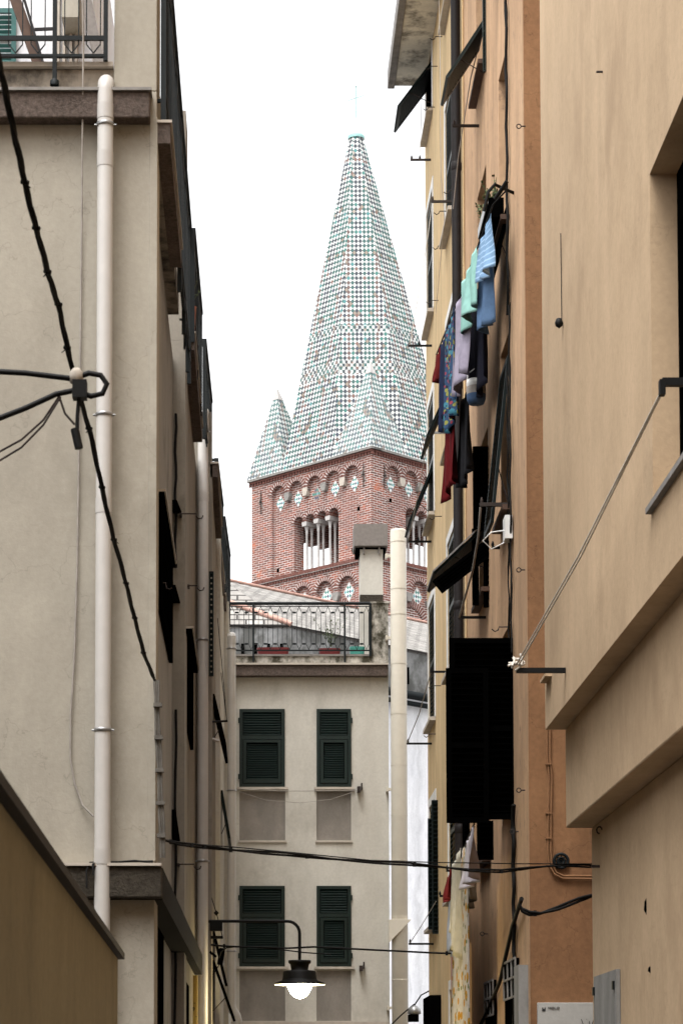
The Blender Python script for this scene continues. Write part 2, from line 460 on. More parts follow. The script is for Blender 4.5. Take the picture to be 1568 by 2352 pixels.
M['soffit'] = plaster('stained_soffit', (0.80, 0.76, 0.66), (0.70, 0.66, 0.56), stain=0.38, staincol=(0.16,0.145,0.12), stainscale=2.2, sz=0.5)
M['brick'] = brick('old_red_brick')
M['vbrick'] = paint('arch_brick', (0.17, 0.07, 0.055), 0.95, 0.55, scale=14)
M['mortar'] = paint('pale_mortar', (0.62, 0.56, 0.53), 0.95, 0.2)
M['tile'] = tiles('lozenge_roof_tiles', 0.05)
M['tile2'] = tiles('lozenge_pinnacle_tiles', 0.16)
M['slate'] = slate('slate_roof')
M['ground'] = plaster('paving', (0.12, 0.115, 0.11), streak=0.0)
M['yellow_sign'] = paint('yellow_enamel', (0.75, 0.55, 0.14), 0.5, 0.1)
M['sign_white'] = plaster('white_marble_plaque', (0.50, 0.49, 0.46), (0.44, 0.43, 0.40), streak=0.1)
M['ink'] = paint('black_paint', (0.02, 0.02, 0.02), 0.7, 0.2)
M['grey_metal'] = plaster('grey_painted_metal', (0.33, 0.325, 0.31), (0.28, 0.275, 0.26), streak=0.35, sz=0.15)
M['copper'] = paint('verdigris_copper', (0.26, 0.46, 0.44), 0.7, 0.2)
M['bulb'] = emit('lit_lamp_glass', (1.0, 0.93, 0.66), 9.0)
def diamond_mat(name, dark):
    m, nt, b = newmat(name, 0.35, 0.5)
    uv = N(nt, 'ShaderNodeTexCoord').outputs['UV']
    s = N(nt, 'ShaderNodeSeparateXYZ'); nt.links.new(uv, s.inputs[0])
    fa = math_(nt, 'FLOOR', math_(nt, 'MULTIPLY', s.outputs[0], 4)); fb = math_(nt, 'FLOOR', math_(nt, 'MULTIPLY', s.outputs[1], 4))
    par = math_(nt, 'FLOORED_MODULO', math_(nt, 'ADD', fa, fb), 2.0)
    cb = N(nt, 'ShaderNodeCombineXYZ'); nt.links.new(fa, cb.inputs[0]); nt.links.new(fb, cb.inputs[1]); cb.inputs[2].default_value = dark
    wn = N(nt, 'ShaderNodeTexWhiteNoise', noise_dimensions='3D'); nt.links.new(cb.outputs[0], wn.inputs[0])
    cr = ramp(nt, wn.outputs[0], [(0, (0.02, 0.18, 0.15)), (0.5, (0.03, 0.045, 0.09)), (0.85, (0.12, 0.33, 0.35))], 'CONSTANT')
    w = (0.74, 0.74, 0.72) if dark < 5 else (0.24, 0.14, 0.12)
    nt.links.new(mix(nt, par, w, cr), b.inputs['Base Color'])
    return m
M['dia0'] = diamond_mat('glazed_lozenge_inlay', 1.0)
M['dia1'] = diamond_mat('dark_glazed_lozenge_inlay', 7.0)

X_ = Vector((1,0,0)); Y_ = Vector((0,1,0)); Z_ = Vector((0,0,1))

# ------------------------------------------------------------------ ground
g = MB()
ys = [-60, 0, 4, 20, 60, 700]; zs = [0, 0, 0, -3.2, -3.4, -3.6]
for i in range(len(ys)-1):
    g.add([(-700, ys[i], zs[i]), (700, ys[i], zs[i]), (700, ys[i+1], zs[i+1]), (-700, ys[i+1], zs[i+1])], [(0,1,2,3)])
build('ground', g, M['ground'], kind='structure')
ZG = -3.4

# ================================================================== BELL TOWER
TW = 5.98
TC = Vector((267/5200*77, 77, 0))
TU = Vector((-0.692, 0.7215, 0)).normalized()
TV = Vector((-TU.y*-1, -TU.x*1, 0)); TV = Vector((TU.y, -TU.x, 0))
TANG = atan2(TV.y, TV.x)
def side(k, inset=0.0):
    """maps (u along side, z, depth inwards)"""
    i = inset
    if k == 0: return lambda u, z, w: TC + TU*u + TV*(w + i) + Z_*z
    if k == 1: return lambda u, z, w: TC + TV*u + TU*(w + i) + Z_*z
    if k == 2: return lambda u, z, w: TC + TU*(TW - w - i) + TV*u + Z_*z
    return lambda u, z, w: TC + TV*(TW - w - i) + TU*u + Z_*z
tower = thing('bell_tower', 'red brick medieval bell tower with a tall chequer tiled spire behind the rooftops', 'bell tower', TC + Vector((0,4,ZG)))
def arc(cu, cz, r, a0, a1, n):
    return [(cu + r*cos(a0 + (a1-a0)*i/n), cz + r*sin(a0 + (a1-a0)*i/n)) for i in range(n+1)]
ARCH_C = [0.94, 1.86, 2.78, 3.70, 4.60]; AR = 0.335; ZSP = 23.15
WIN_C = [1.95, 2.53, 3.11, 3.69]; WR = 0.235; WSP = 21.97
LOW_C = [1.2, 2.28, 3.38, 4.46]; LR = 0.40; LSP = 19.23
T1, T2 = 0.13, 0.62
walls = MB()
rings = []; dia = []
for k in range(4):
    off = 0.16 if k in (1,) else 0.0
    u0, u1 = (0, TW) if k in (0, 3) else (T1, TW - T1)
    mp = side(k)
    # outer leaf, belfry stage: the hole is the arcaded recess
    hole = [(ARCH_C[0]-AR+off, 20.2)]
    for j, c in enumerate(ARCH_C):
        hole += arc(c+off, ZSP, AR, pi, 0, 9)
        if j < 4:
            hole += [(c+off+AR, 23.0), (ARCH_C[j+1]+off-AR, 23.0)]
    hole += [(ARCH_C[-1]+AR+off, 20.2)]
    walls.plate([(u0, 20.12), (u1, 20.12), (u1, 23.84), (u0, 23.84)], [hole], mp, 0, T1, back=False)
    # outer leaf, lower stage
    hole = [(LOW_C[0]-LR+off, 17.2)]
    for j, c in enumerate(LOW_C):
        hole += arc(c+off, LSP, LR, pi, 0, 9)
        if j < 3: hole += [(c+off+LR, 19.0), (LOW_C[j+1]+off-LR, 19.0)]
    hole += [(LOW_C[-1]+LR+off, 17.2)]
    walls.plate([(u0, ZG), (u1, ZG), (u1, 20.12), (u0, 20.12)], [hole], mp, 0, T1, back=False)
    # inner leaf with the four light belfry opening
    a, b2 = (T1, TW - T1) if k in (0, 3) else (T2, TW - T2)
    hole = [(WIN_C[0]-WR+off, 20.13)]
    for j, c in enumerate(WIN_C):
        hole += arc(c+off, WSP, WR, pi, 0, 8)
        if j < 3: hole += [(c+off+WR, 21.95), (WIN_C[j+1]+off-WR, 21.95)]
    hole += [(WIN_C[-1]+WR+off, 20.13)]
    walls.plate([(a, 16.0), (b2, 16.0), (b2, 23.8), (a, 23.8)], [hole], mp, T1, T2, back=True)
# belfry floor and ceiling
for z in (20.10, 23.78):
    walls.add([TC+TU*.3+TV*.3+Z_*z, TC+TU*5.6+TV*.3+Z_*z, TC+TU*5.6+TV*5.6+Z_*z, TC+TU*.3+TV*5.6+Z_*z], [(0,1,2,3)])
build('wall', walls, M['brick'], tower, rot=TANG)
# putlog holes
for k, pts in ((0, [(5.0-.25, 20.45), (0.62, 21.9), (1.02, 20.55)]), (1, [(0.95, 22.25)])):
    for (u, z) in pts:
        h = MB(); mp = side(k)
        h.plate([(u-.06, z-.07), (u+.06, z-.07), (u+.06, z+.07), (u-.06, z+.07)], [], mp, (T1 if k == 0 and u > .64 else 0)-0.004, (T1 if k == 0 and u > .64 else 0)+0.0, back=False)
        build('putlog_hole', h, M['black'], tower)
def voussoirs(k, cu, cz, r, w, a0=0.0, a1=pi, th=0.03, w0=0.0, name='arch_ring'):
    mb = MB(); mp = side(k)
    n = max(8, int((r + w/2)*(a1-a0)/0.10))
    for i in range(n):
        b0 = a0 + (a1-a0)*(i+0.2)/n; b1 = a0 + (a1-a0)*(i+0.8)/n
        P = [(cu+(r+.005)*cos(b0), cz+(r+.005)*sin(b0)), (cu+(r+w)*cos(b0), cz+(r+w)*sin(b0)), (cu+(r+w)*cos(b1), cz+(r+w)*sin(b1)), (cu+(r+.005)*cos(b1), cz+(r+.005)*sin(b1))]
        mb.plate(P, [], mp, w0-th, w0, back=False, mi=0)
    ro = arc(cu, cz, r+w-.01, a0, a1, 14); ri = arc(cu, cz, r+.01, a0, a1, 14)
    mb.plate(ro + ri[::-1], [], mp, w0-th*0.6, w0, back=False, mi=1)
    build(name, mb, [M['vbrick'], M['mortar']], tower)
for k in (0, 1):
    off = 0.16 if k == 1 else 0.0
    mp = side(k)
    for j, c in enumerate(ARCH_C):
        voussoirs(k, c+off, ZSP, AR, 0.15)
        # corbels
        if j < 4:
            cu = (c + ARCH_C[j+1])/2 + off
            cb = MB()
            cb.plate([(cu-.125, 23.14), (cu+.125, 23.14), (cu+.125, 23.0), (cu+.08, 22.86), (cu-.08, 22.86), (cu-.125, 23.0)], [], mp, -0.035, T1-.001, back=False)
            build('corbel', cb, M['stone' if j % 2 else 'sill'], tower)
        d_ = MB(); hu, hz = 0.20, 0.28; cz = 22.86; cu = c + off + (0.0 if j else -0.02)
        q = [mp(cu, cz-hz, T1-.02), mp(cu+hu, cz, T1-.02), mp(cu, cz+hz, T1-.02), mp(cu-hu, cz, T1-.02)]
        d_.add(q, [(0,1,2,3)], 0, uvs=[[(0,0),(1,0),(1,1),(0,1)]])
        e = 1.09
        q = [mp(cu, cz-hz*e, T1-.012), mp(cu+hu*e, cz, T1-.012), mp(cu, cz+hz*e, T1-.012), mp(cu-hu*e, cz, T1-.012)]
        d_.add(q, [(0,1,2,3)], 1)
        build('lozenge_inlay', d_, [M['dia1' if (k == 0 and j == 2) else 'dia0'], M['mortar']], tower)
    for j, c in enumerate(WIN_C):
        voussoirs(k, c+off, WSP, WR, 0.13, w0=T1)
    for j in range(3):
        cu = (WIN_C[j]+WIN_C[j+1])/2 + off
        colm = MB()
        # impost block through the wall and a pair of colonnettes
        colm.plate([(cu-.125, 21.97), (cu+.125, 21.97), (cu+.10, 21.82), (cu-.10, 21.82)], [], mp, T1-.02, T2+.02)
        for w in (T1+.12, T2-.12):
            p0 = mp(cu, 0, w)
            colm.lathe((p0.x, p0.y, 0), [(0.085,20.13),(0.085,20.19),(0.055,20.24),(0.048,20.3),(0.043,21.55),(0.055,21.57),(0.045,21.6),(0.06,21.70),(0.085,21.82)], 12)
        build('colonnette', colm, M['marble'], tower)
    for j, c in enumerate(LOW_C):
        voussoirs(k, c+off, LSP, LR, 0.15)
        d_ = MB(); hu, hz = 0.22, 0.30; cz = 19.10; cu = c + off
        q = [mp(cu, cz-hz, T1-.02), mp(cu+hu, cz, T1-.02), mp(cu, cz+hz, T1-.02), mp(cu-hu, cz, T1-.02)]
        d_.add(q, [(0,1,2,3)], 0, uvs=[[(0,0),(1,0),(1,1),(0,1)]])
        e = 1.22
        q = [mp(cu, cz-hz*e, T1-.012), mp(cu+hu*e, cz, T1-.012), mp(cu, cz+hz*e, T1-.012), mp(cu-hu*e, cz, T1-.012)]
        d_.add(q, [(0,1,2,3)], 1)
        build('lozenge_inlay', d_, [M['dia0'], M['mortar']], tower)
        if j < 3:
            cu = (c + LOW_C[j+1])/2 + off; cb = MB()
            cb.plate([(cu-.145, 19.14), (cu+.145, 19.14), (cu+.145, 19.0), (cu+.09, 18.84), (cu-.09, 18.84), (cu-.145, 19.0)], [], mp, -0.035, T1-.001, back=False)
            build('corbel', cb, M['stone'], tower)
    # large relieving arches of the lower stage with a small dark opening
    for cu, r in ((1.75+off*2, 0.72), (4.0, 0.72)):
        voussoirs(k, cu, 17.95, r, 0.26, w0=T1, th=0.05)
        h = MB(); h.plate([(cu-.2, 17.2), (cu+.2, 17.2)] + arc(cu, 17.75, .2, 0, pi, 8), [], mp, T1-.01, T1, back=False)
        build('blind_window', h, M['black'], tower)
        voussoirs(k, cu, 17.75, .2, 0.13, w0=T1-.005, th=0.04)
    # iron wall anchors
    for u in ((0.36, 5.47) if k == 0 else (0.62,)):
        an = MB()
        an.bar(mp(u, 22.62, -.03), mp(u, 23.42, -.03), 0.03)
        an.bar(mp(u, 23.40, -.03), mp(u, 23.5, -.03), 0.015)
        an.bar(mp(u-.12, 22.78, -.02), mp(u, 23.05, -.02), 0.02, mi=1); an.bar(mp(u+.12, 23.0, -.02), mp(u, 23.28, -.02), 0.02, mi=1)
        an.bar(mp(u-.05, 23.05, -.05), mp(u+.05, 23.05, -.05), 0.05)
        build('wall_anchor', an, [M['rust'], M['stone']], tower)
# string course with a row of bricks on edge
sc_ = MB(); e = 0.07
for k in range(4):
    mp = side(k); lo, hi = (-e, TW+e) if k in (0, 3) else (0, TW)
    sc_.plate([(lo, 20.03), (hi, 20.03), (hi, 20.14), (lo, 20.14)], [], mp, -e, T1, back=False, mi=1)
    n = 70
    for i in range(n):
        u = lo + (hi-lo)*(i+.5)/n; w = (hi-lo)/n*0.38
        sc_.plate([(u-w, 20.05), (u+w, 20.05), (u+w, 20.17), (u-w, 20.17)], [], mp, -e-.02, -e+.002, back=False, mi=0)
    for i in range(44):           # dentils under it
        u = lo + (hi-lo)*(i+.5)/44; w = (hi-lo)/44*0.27
        sc_.plate([(u-w, 19.93), (u+w, 19.93), (u+w, 20.03), (u-w, 20.03)], [], mp, -0.045, 0.001, back=False, mi=0)
build('string_course', sc_, [M['vbrick'], M['mortar']], tower)
co = MB()
for k in range(4):
    mp = side(k); lo, hi = (-.13, TW+.13) if k in (0, 3) else (0, TW)
    for i in range(44):
        u = lo + (hi-lo)*(i+.5)/44; w = (hi-lo)/44*0.27
        co.plate([(u-w, 23.70), (u+w, 23.70), (u+w, 23.80), (u-w, 23.80)], [], mp, -0.05, 0.001, back=False, mi=0)
    co.plate([(lo+.06, 23.80), (hi-.06, 23.80), (hi-.06, 23.87), (lo+.06, 23.87)], [], mp, -.07, T1, back=False, mi=0)
    co.plate([(lo, 23.87), (hi, 23.87), (hi, 23.93), (lo, 23.93)], [], mp, -.13, 0.4, back=True, mi=1)
build('cornice', co, [M['vbrick'], M['stone']], tower)
# spire
ZB = 23.935; ZT = 36.7
c0 = TC + TU*TW/2 + TV*TW/2
top_c = c0 + Vector((-0.40, 0, 0)); hb = TW/2 + .13; ht = 0.24
def octo(c, h, z):
    t = h*tan(pi/8)
    L = [(-h, -t), (-t, -h), (t, -h), (h, -t), (h, t), (t, h), (-t, h), (-h, t)]
    return [c + TU*a + TV*b + Z_*z for a, b in L]
def skirt(mb, A, B, mi=0):
    n = len(A)
    for i in range(n):
        a, b, c, dd = A[i], A[(i+1) % n], B[(i+1) % n], B[i]
        mid0 = (a+b)/2; mid1 = (c+dd)/2; e1 = (b-a).normalized(); up = (mid1-mid0); 
        up = (up - e1*up.dot(e1)); up.normalize()
        uv = [((p-mid0).dot(e1), (p-mid0).dot(up)) for p in (a, b, c, dd)]
        mb.add([a, b, c, dd], [(3,2,1,0)], mi, uvs=[uv[::-1]])
sp = MB(); skirt(sp, octo(c0, hb, ZB), octo(top_c, ht, ZT))
build('spire', sp, M['tile'], tower)
cap = MB(); p = top_c
cap.lathe((p.x, p.y, 0), [(0.30, ZT-.05), (0.31, ZT+.06), (0.24, ZT+.12), (0.0, ZT+.13)], 16)
build('spire_collar', cap, M['copper'], tower)
cap = MB()
cap.lathe((p.x, p.y, 0), [(0.22, ZT+.1), (0.19, ZT+.25), (0.13, ZT+.45), (0.06, ZT+.62), (0.02, ZT+.74)], 16)
build('finial', cap, M['white'], tower)
cr = MB(); t = Z_*(ZT+.7) + Vector((p.x, p.y, 0))
cr.tube([t, t+Z_*1.25], 0.016, 6)
cr.bar(t + Vector((-.3, 0, .72)), t + Vector((.3, 0, .92)), 0.02)
cr.lathe(t + Z_*1.25, [(0, -.03), (.035, 0), (0, .05)], 8)
build('cross', cr, M['copper'], tower)
# pinnacles
for (a, b) in ((0, 0), (1, 0), (0, 1), (1, 1)):
    s1 = 1 if a == 0 else -1; s2 = 1 if b == 0 else -1
    corner = TC + TU*(TW*a - .13*s1) + TV*(TW*b - .13*s2)
    L = 1.86; ax, bx = (.86, .86) if a == b else (.95, .62)
    def ring(k, z, cen):
        q = [(0,0), (L,0), (L,L), (0,L)]
        P = [corner + TU*s1*u + TV*s2*v for u, v in q]
        P = [cen + (pp - cen)*k for pp in P]
        P = [Vector((pp.x, pp.y, z)) for pp in P]
        return P if s1*s2 < 0 else P[::-1]
    cen = corner + TU*s1*ax + TV*s2*bx
    zt = 26.87
    pn = MB(); skirt(pn, ring(1, ZB+.01, cen), ring(.13, zt, cen))
    po = build('pinnacle', pn, M['tile2'], tower)
    pc = MB(); R0 = ring(.155, zt-.02, cen); tip = Vector((cen.x, cen.y, zt+.46))
    pc.add(R0 + [tip], [(1,0,4), (2,1,4), (3,2,4), (0,3,4), (0,1,2,3)])
    build('pinnacle_tip', pc, M['marble'], po)

# ================================================================== CHURCH in front of the tower
KY = 50.0; KZ = PY(669, 1436, KY).z; K = PY(669, 1436, KY)
chv = TV; chn = Vector((-TV.y, TV.x, 0))      # inward normal of the long side
church = thing('church', 'white rendered church with pale slate roof and pink ridge tiles below the tower', 'church', (0, 52, ZG))
E1 = K; E2 = K + chv*14
Eleft = PY(380, 1434, KY)
ridge_run = 5.3; RZ = KZ + 2.35
R1p = K + chn*ridge_run + chv*(-1.2); R1p.z = RZ
R2p = R1p + chv*16
apex = PY(440, 1318, 55.8); 
ro = MB()
def sloped(mb, quad, e):
    n = (quad[1]-quad[0]).cross(quad[2]-quad[0]).normalized()
    e1 = e.normalized(); up = n.cross(e1).normalized()
    if up.z < 0: up = -up
    mb.add(quad, [tuple(range(len(quad)))], 0, uvs=[[((q-quad[0]).dot(e1), (q-quad[0]).dot(up)) for q in quad]])
Rl = R1p - chv*3.0
hipt = R1p + (R1p-R2p).normalized()*1.2
sloped(ro, [E1, E2, R2p, hipt], chv)
sloped(ro, [Eleft, E1, hipt, Vector((Eleft.x, hipt.y, hipt.z))], X_)
back = chn*ridge_run*2
sloped(ro, [hipt, R2p, R2p + chn*5 - Z_*2.4, hipt + chn*5 - Z_*2.4], chv)
build('roof', ro, M['slate'], church, solid=0.05)
hp = MB()
def ridge_tiles(mb, a, b, n, r):
    for i in range(n):
        p = a.lerp(b, i/n); q = a.lerp(b, (i+1.12)/n)
        mb.tube([p, q], [r, r*1.18], 8)
ridge_tiles(hp, E1 + Z_*.03, hipt + Z_*.04, 16, 0.06)
build('hip_tiles', hp, M['pinktile'], church)
hp = MB(); ridge_tiles(hp, R2p + Z_*.04, hipt + Z_*.04, 44, 0.035)
build('ridge_tiles', hp, M['pinktile'], church)
# attic band, gutter, wall
at = MB()
def wallseg(mb, a, b, z0, z1, th, mi=0):
    e = (b-a); e.z = 0; e.normalize(); n = Vector((e.y, -e.x, 0))   # outward to the right of e
    mb.obox(Vector((a.x, a.y, 0)), e, n, Z_, 0, (Vector((b.x,b.y,0))-Vector((a.x,a.y,0))).length, -0.4, th, z0, z1, mi)
zb = KZ - 1.02
wallseg(at, Eleft, E1, zb, KZ-.06, -.05); wallseg(at, E1, E2, zb, KZ-.06, -.05)
build('attic_band', at, M['lichen'], church)
vt = MB()
for i in range(14):
    p = Eleft.lerp(E1, .28+.72*(i+.5)/14*1.0)
    if i % 2 == 0: vt.box(p.x-.035, p.x+.035, p.y-.03, p.y+.2, KZ-.72, KZ-.42)
for i in range(1, 14):
    p = E1 + chv*i*.95; q = chn*-1
    vt.obox(Vector((p.x, p.y, 0)), chv, q, Z_, -.03, .03, -.05, .05, KZ-.85, KZ-.45)
build('attic_vents', vt, M['black'], church)
gt = MB()
o = chn*-.12
gt.tube([Eleft + Vector((0,-.14,-1.12)), E1 + Vector((-.05,-.14,-1.12)), E1 + o + chv*.2 - Z_*1.12, E2 + o - Z_*1.12], 0.10, 10)
gt.tube([Eleft + Vector((0,-.05,-1.3)), E1 + Vector((-.03,-.05,-1.3)), E1 + o*.4 + chv*.2 - Z_*1.3, E2 + o*.4 - Z_*1.3], 0.06, 8)
build('gutter', gt, M['iron'], church)
wl = MB(); wallseg(wl, Eleft, E1, ZG, zb-.1, -.12); wallseg(wl, E1, E2, ZG, zb-.1, -.12)
build('wall', wl, M['white'], church)

# ================================================================== shutter helpers
def louvre(mb, O, U, V, w, h, rails=(0.36,), th=0.035, fr=0.055, pitch=0.058, mi=0, mi2=0):
    """frame and slats; O = lower corner, U width dir, V height dir"""
    Nn = U.cross(V).normalized()
    mb.obox(O, U, V, Nn, 0, fr, 0, h, -th/2, th/2, mi); mb.obox(O, U, V, Nn, w-fr, w, 0, h, -th/2, th/2, mi)
    cuts = [0] + [h*(1-r) for r in rails] + [h]
    for c in cuts:
        c0_ = min(max(c - fr/2, 0), h-fr)
        mb.obox(O, U, V, Nn, fr, w-fr, c0_, c0_+fr, -th/2, th/2, mi)
    for i in range(len(cuts)-1):
        z = cuts[i] + fr*1.1
        while z < cuts[i+1] - fr*1.0:
            c = O + V*z
            a = radians(38)
            V2 = V*cos(a) + Nn*sin(a); N2 = U.cross(V2).normalized()
            mb.obox(c, U, V2, N2, fr, w-fr, -0.02, 0.022, -.004, .004, mi2)
            z += pitch

# ================================================================== HOUSE at the end of the alley
HY = 34.7
house = thing('end_house', 'grey beige house closing the alley with green louvred shutters and a roof terrace', 'house', (0.8, HY, ZG))
xl = -1.2; xr = PY(893, 1900, HY).x; zt = PY(700, 1530, HY).z
def rct(x0, y0, x1, y1, Y):
    a = PY(x0, y1, Y); b = PY(x1, y0, Y); return a.x, a.z, b.x, b.z
wins = [rct(550, 1629, 654, 1808, HY), rct(727, 1629, 806, 1808, HY), rct(550, 2035, 654, 2220, HY), rct(727, 2035, 806, 2220, HY)]
pans = [rct(550, 1817, 655, 1930, HY), rct(727, 1817, 806, 1930, HY), rct(550, 2229, 655, 2345, HY), rct(727, 2229, 806, 2345, HY)]
hm = MB()
mpH = lambda u, z, w: Vector((u, HY + w, z))
holes = [[(a,b),(c,b),(c,d2),(a,d2)] for a, b, c, d2 in wins + pans]
hm.plate([(xl, ZG), (xr, ZG), (xr, zt), (xl, zt)], holes, mpH, 0, 0.25)
hm.box(xr-.25, xr, HY+.252, HY+3.0, ZG, zt)
build('wall', hm, M['greige'], house)
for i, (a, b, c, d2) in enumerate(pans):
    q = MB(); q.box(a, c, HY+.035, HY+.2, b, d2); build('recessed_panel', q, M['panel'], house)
    s_ = MB(); s_.box(a-.02, c+.02, HY-.025, HY+.03, b-.035, b-.004); build('ledge', s_, M['sill'], house)
for i, (a, b, c, d2) in enumerate(wins):
    q = MB(); O = Vector((a, HY-.012, b))
    q.box(a, c, HY+.02, HY+.05, b, d2, 1)
    w, h = c-a, d2-b; fr = .05
    for (u0_, u1_, z0_, z1_) in ((0, fr, 0, h), (w-fr, w, 0, h), (fr, w-fr, h-fr, h), (fr, w-fr, h*.63-.02, h*.63+.035), (fr, w-fr, 0, fr)):
        q.box(a+u0_, a+u1_, HY-.03, HY+.012, b+z0_, b+z1_)
    # lower leaf with its own frame
    f2 = .045
    for (u0_, u1_, z0_, z1_) in ((fr+.01, fr+.01+f2, fr+.01, h*.63-.03), (w-fr-.01-f2, w-fr-.01, fr+.01, h*.63-.03), (fr+.01+f2, w-fr-.01-f2, h*.63-.03-f2, h*.63-.03), (fr+.01+f2, w-fr-.01-f2, fr+.01, fr+.01+f2*1.3)):
        q.box(a+u0_, a+u1_, HY-.04, HY+.0, b+z0_, b+z1_)
    def slats(z0_, z1_, m, n):
        for j in range(n):
            z = b + z0_ + (z1_-z0_)*(j+.5)/n; p_ = (z1_-z0_)/n
            q.add([Vector((a+m, HY-.022, z-p_*.38)), Vector((c-m, HY-.022, z-p_*.38)), Vector((c-m, HY+.016, z+p_*.42)), Vector((a+m, HY+.016, z+p_*.42)),
                   Vector((a+m, HY-.022, z-p_*.38-.008)), Vector((c-m, HY-.022, z-p_*.38-.008))], [(0,1,2,3), (4,5,1,0)])
    slats(h*.63+.05, h-fr, fr+.012, 9); slats(fr+.02+f2*1.3, h*.63-.03-f2, fr+.02+f2, 16)
    for hx in ((-.02,) if i % 2 == 0 else (w+.0,)):
        for hz in (.1, .82): q.box(a+hx, a+hx+.02, HY-.03, HY, b+h*hz, b+h*hz+.08)
    build('shutter', q, [M['green' if i < 2 else 'green_dark'] if False else M['green'], M['black']], house)
    s_ = MB(); s_.box(a-.04, c+.05, HY-.05, HY+.02, b-.04, b-.003); build('window_sill', s_, M['sill'], house)
# clothes wire under upper windows with bracket
q = MB(); q.tube([PY(543, 1812, HY-.12), PY(640, 1817, HY-.12), PY(820, 1816, HY-.1)], 0.006, 5); 
q.tube([PY(548, 1818, HY-.12), PY(610, 1838, HY-.12), PY(690, 1844, HY-.12), PY(760, 1836, HY-.12), PY(808, 1820, HY-.12)], 0.004, 5)
build('clothes_line', q, M['rope'], None, 'thin slack clothes line strung under the upper shutters of the end house', 'clothes line')
for (x, y) in ((824, 1812), (829, 2222)):
    q = MB(); a = PY(x, y, HY)
    q.box(a.x-.03, a.x+.02, HY-.16, HY, a.z-.06, a.z+.02); q.box(a.x+.03, a.x+.05, HY-.10, HY, a.z-.02, a.z+.08); build('wire_bracket', q, M['rust'], house)
# ledge at the frame's foot, terrace slab, parapet, pier, chimney
a = PY(545, 2347, HY); q = MB(); q.box(xl, xr, HY-.06, HY-.003, a.z-.06, a.z); build('string_course', q, M['sill'], house)
q = MB(); z0 = PY(700, 1556, HY).z
q.box(xl, PY(890, 1540, HY-.14).x, HY-.14, HY-.002, z0, zt-.01); build('terrace_slab', q, M['rough_brown'], house, bevel=.008)
q = MB(); q.box(xl, PY(892, 1540, HY-.17).x, HY-.17, HY+.1, zt-.008, zt+.02); build('slab_edging', q, M['sill'], house)
q = MB(); zp = PY(700, 1507, HY).z; q.box(xl, PY(853, 1500, HY).x-.003, HY+.01, HY+.35, zt+.022, zp); build('parapet', q, M['parapet'], house)
q = MB(); q.box(xl, PY(851, 1500, HY).x, HY-.01, HY+.5, zp+.002, zp+.03); build('coping', q, M['stone'], house)
q = MB(); a = PY(853, 1386, HY); q.box(a.x, xr, HY+.005, HY+.55, zt+.022, a.z); q.box(a.x-.02, xr+.02, HY-.01, HY+.57, a.z+.002, a.z+.03); build('pier', q, M['parapet'], house)
q = MB(); CYc = HY+.75
a = PY(827, 1384, CYc); b = PY(879, 1262, CYc); q.box(a.x, b.x, CYc, CYc+.45, zt-.2, b.z); ch = build('chimney', q, M['greige'], house)
q = MB(); q.box(a.x-.003, b.x+.003, CYc-.004, CYc+.2, PY(0,1384,CYc).z, PY(0,1366,CYc).z); build('dark_band', q, M['rough_dark'], ch)  # dark rough strip at the foot of the stack
q = MB(); a2 = PY(813, 1253, CYc-.1); b2 = PY(890, 1203, CYc-.1); q.box(a2.x, b2.x, CYc-.1, CYc+.5, a2.z, b2.z)
for xx in (a.x+.05, b.x-.07): q.box(xx, xx+.02, CYc-.06, CYc+.02, a2.z-.12, a2.z+.1)
build('chimney_cap', q, M['chimney_cap'], ch)
q = MB(); q.box(a2.x+.03, b2.x-.03, CYc+.02, CYc+.4, a2.z-.11, a2.z-.003); build('chimney_flue', q, M['black'], ch)
# railing
q = MB(); RYh = HY-.02
top = PY(527, 1386, RYh).z; bot = PY(527, 1500, RYh).z; x0 = PY(500, 1386, RYh).x; x1 = PY(850, 1386, RYh).x
q.tube([Vector((x0, RYh, top)), Vector((x1, RYh, top))], 0.025, 8)
q.bar(Vector((x0, RYh, top-.045)), Vector((x1, RYh, top-.045)), .02, .012)
q.bar(Vector((x0, RYh, PY(0,1494,RYh).z)), Vector((x1, RYh, PY(0,1494,RYh).z)), .02)
sp_ = PY(612, 1400, RYh).x - PY(590, 1400, RYh).x
x = x0; i = 0
zA = PY(0,1407,RYh).z; zB = PY(0,1480,RYh).z; zC = PY(0,1492,RYh).z
while x < x1:
    q.bar(Vector((x+sp_*.25, RYh, zB)), Vector((x+sp_*.25, RYh, zA)), .008); q.bar(Vector((x+sp_*.75, RYh, zB)), Vector((x+sp_*.75, RYh, zA)), .008)
    q.bar(Vector((x+sp_*.25, RYh, zA)), Vector((x+sp_*.5, RYh, top-.05)), .008); q.bar(Vector((x+sp_*.75, RYh, zA)), Vector((x+sp_*.5, RYh, top-.05)), .008)
    q.bar(Vector((x+sp_*.25, RYh, zB)), Vector((x+sp_*.5, RYh, zC)), .008); q.bar(Vector((x+sp_*.75, RYh, zB)), Vector((x+sp_*.5, RYh, zC)), .008)
    zz = PY(0,1407,RYh).z; q.bar(Vector((x-.028, RYh, zz)), Vector((x+.028, RYh, zz)), .02, .025); zz = PY(0,1479,RYh).z; q.bar(Vector((x-.028, RYh, zz)), Vector((x+.028, RYh, zz)), .02, .025)
    x += sp_
for px in (582, 791):
    p = PY(px, 1390, RYh); q.bar(Vector((p.x, RYh-.05, PY(0,1522,RYh).z)), Vector((p.x, RYh-.03, top)), .03)
q.bar(Vector((x1, RYh, zp)), Vector((x1, RYh, top)), .04)
build('railing', q, M['iron'], house)
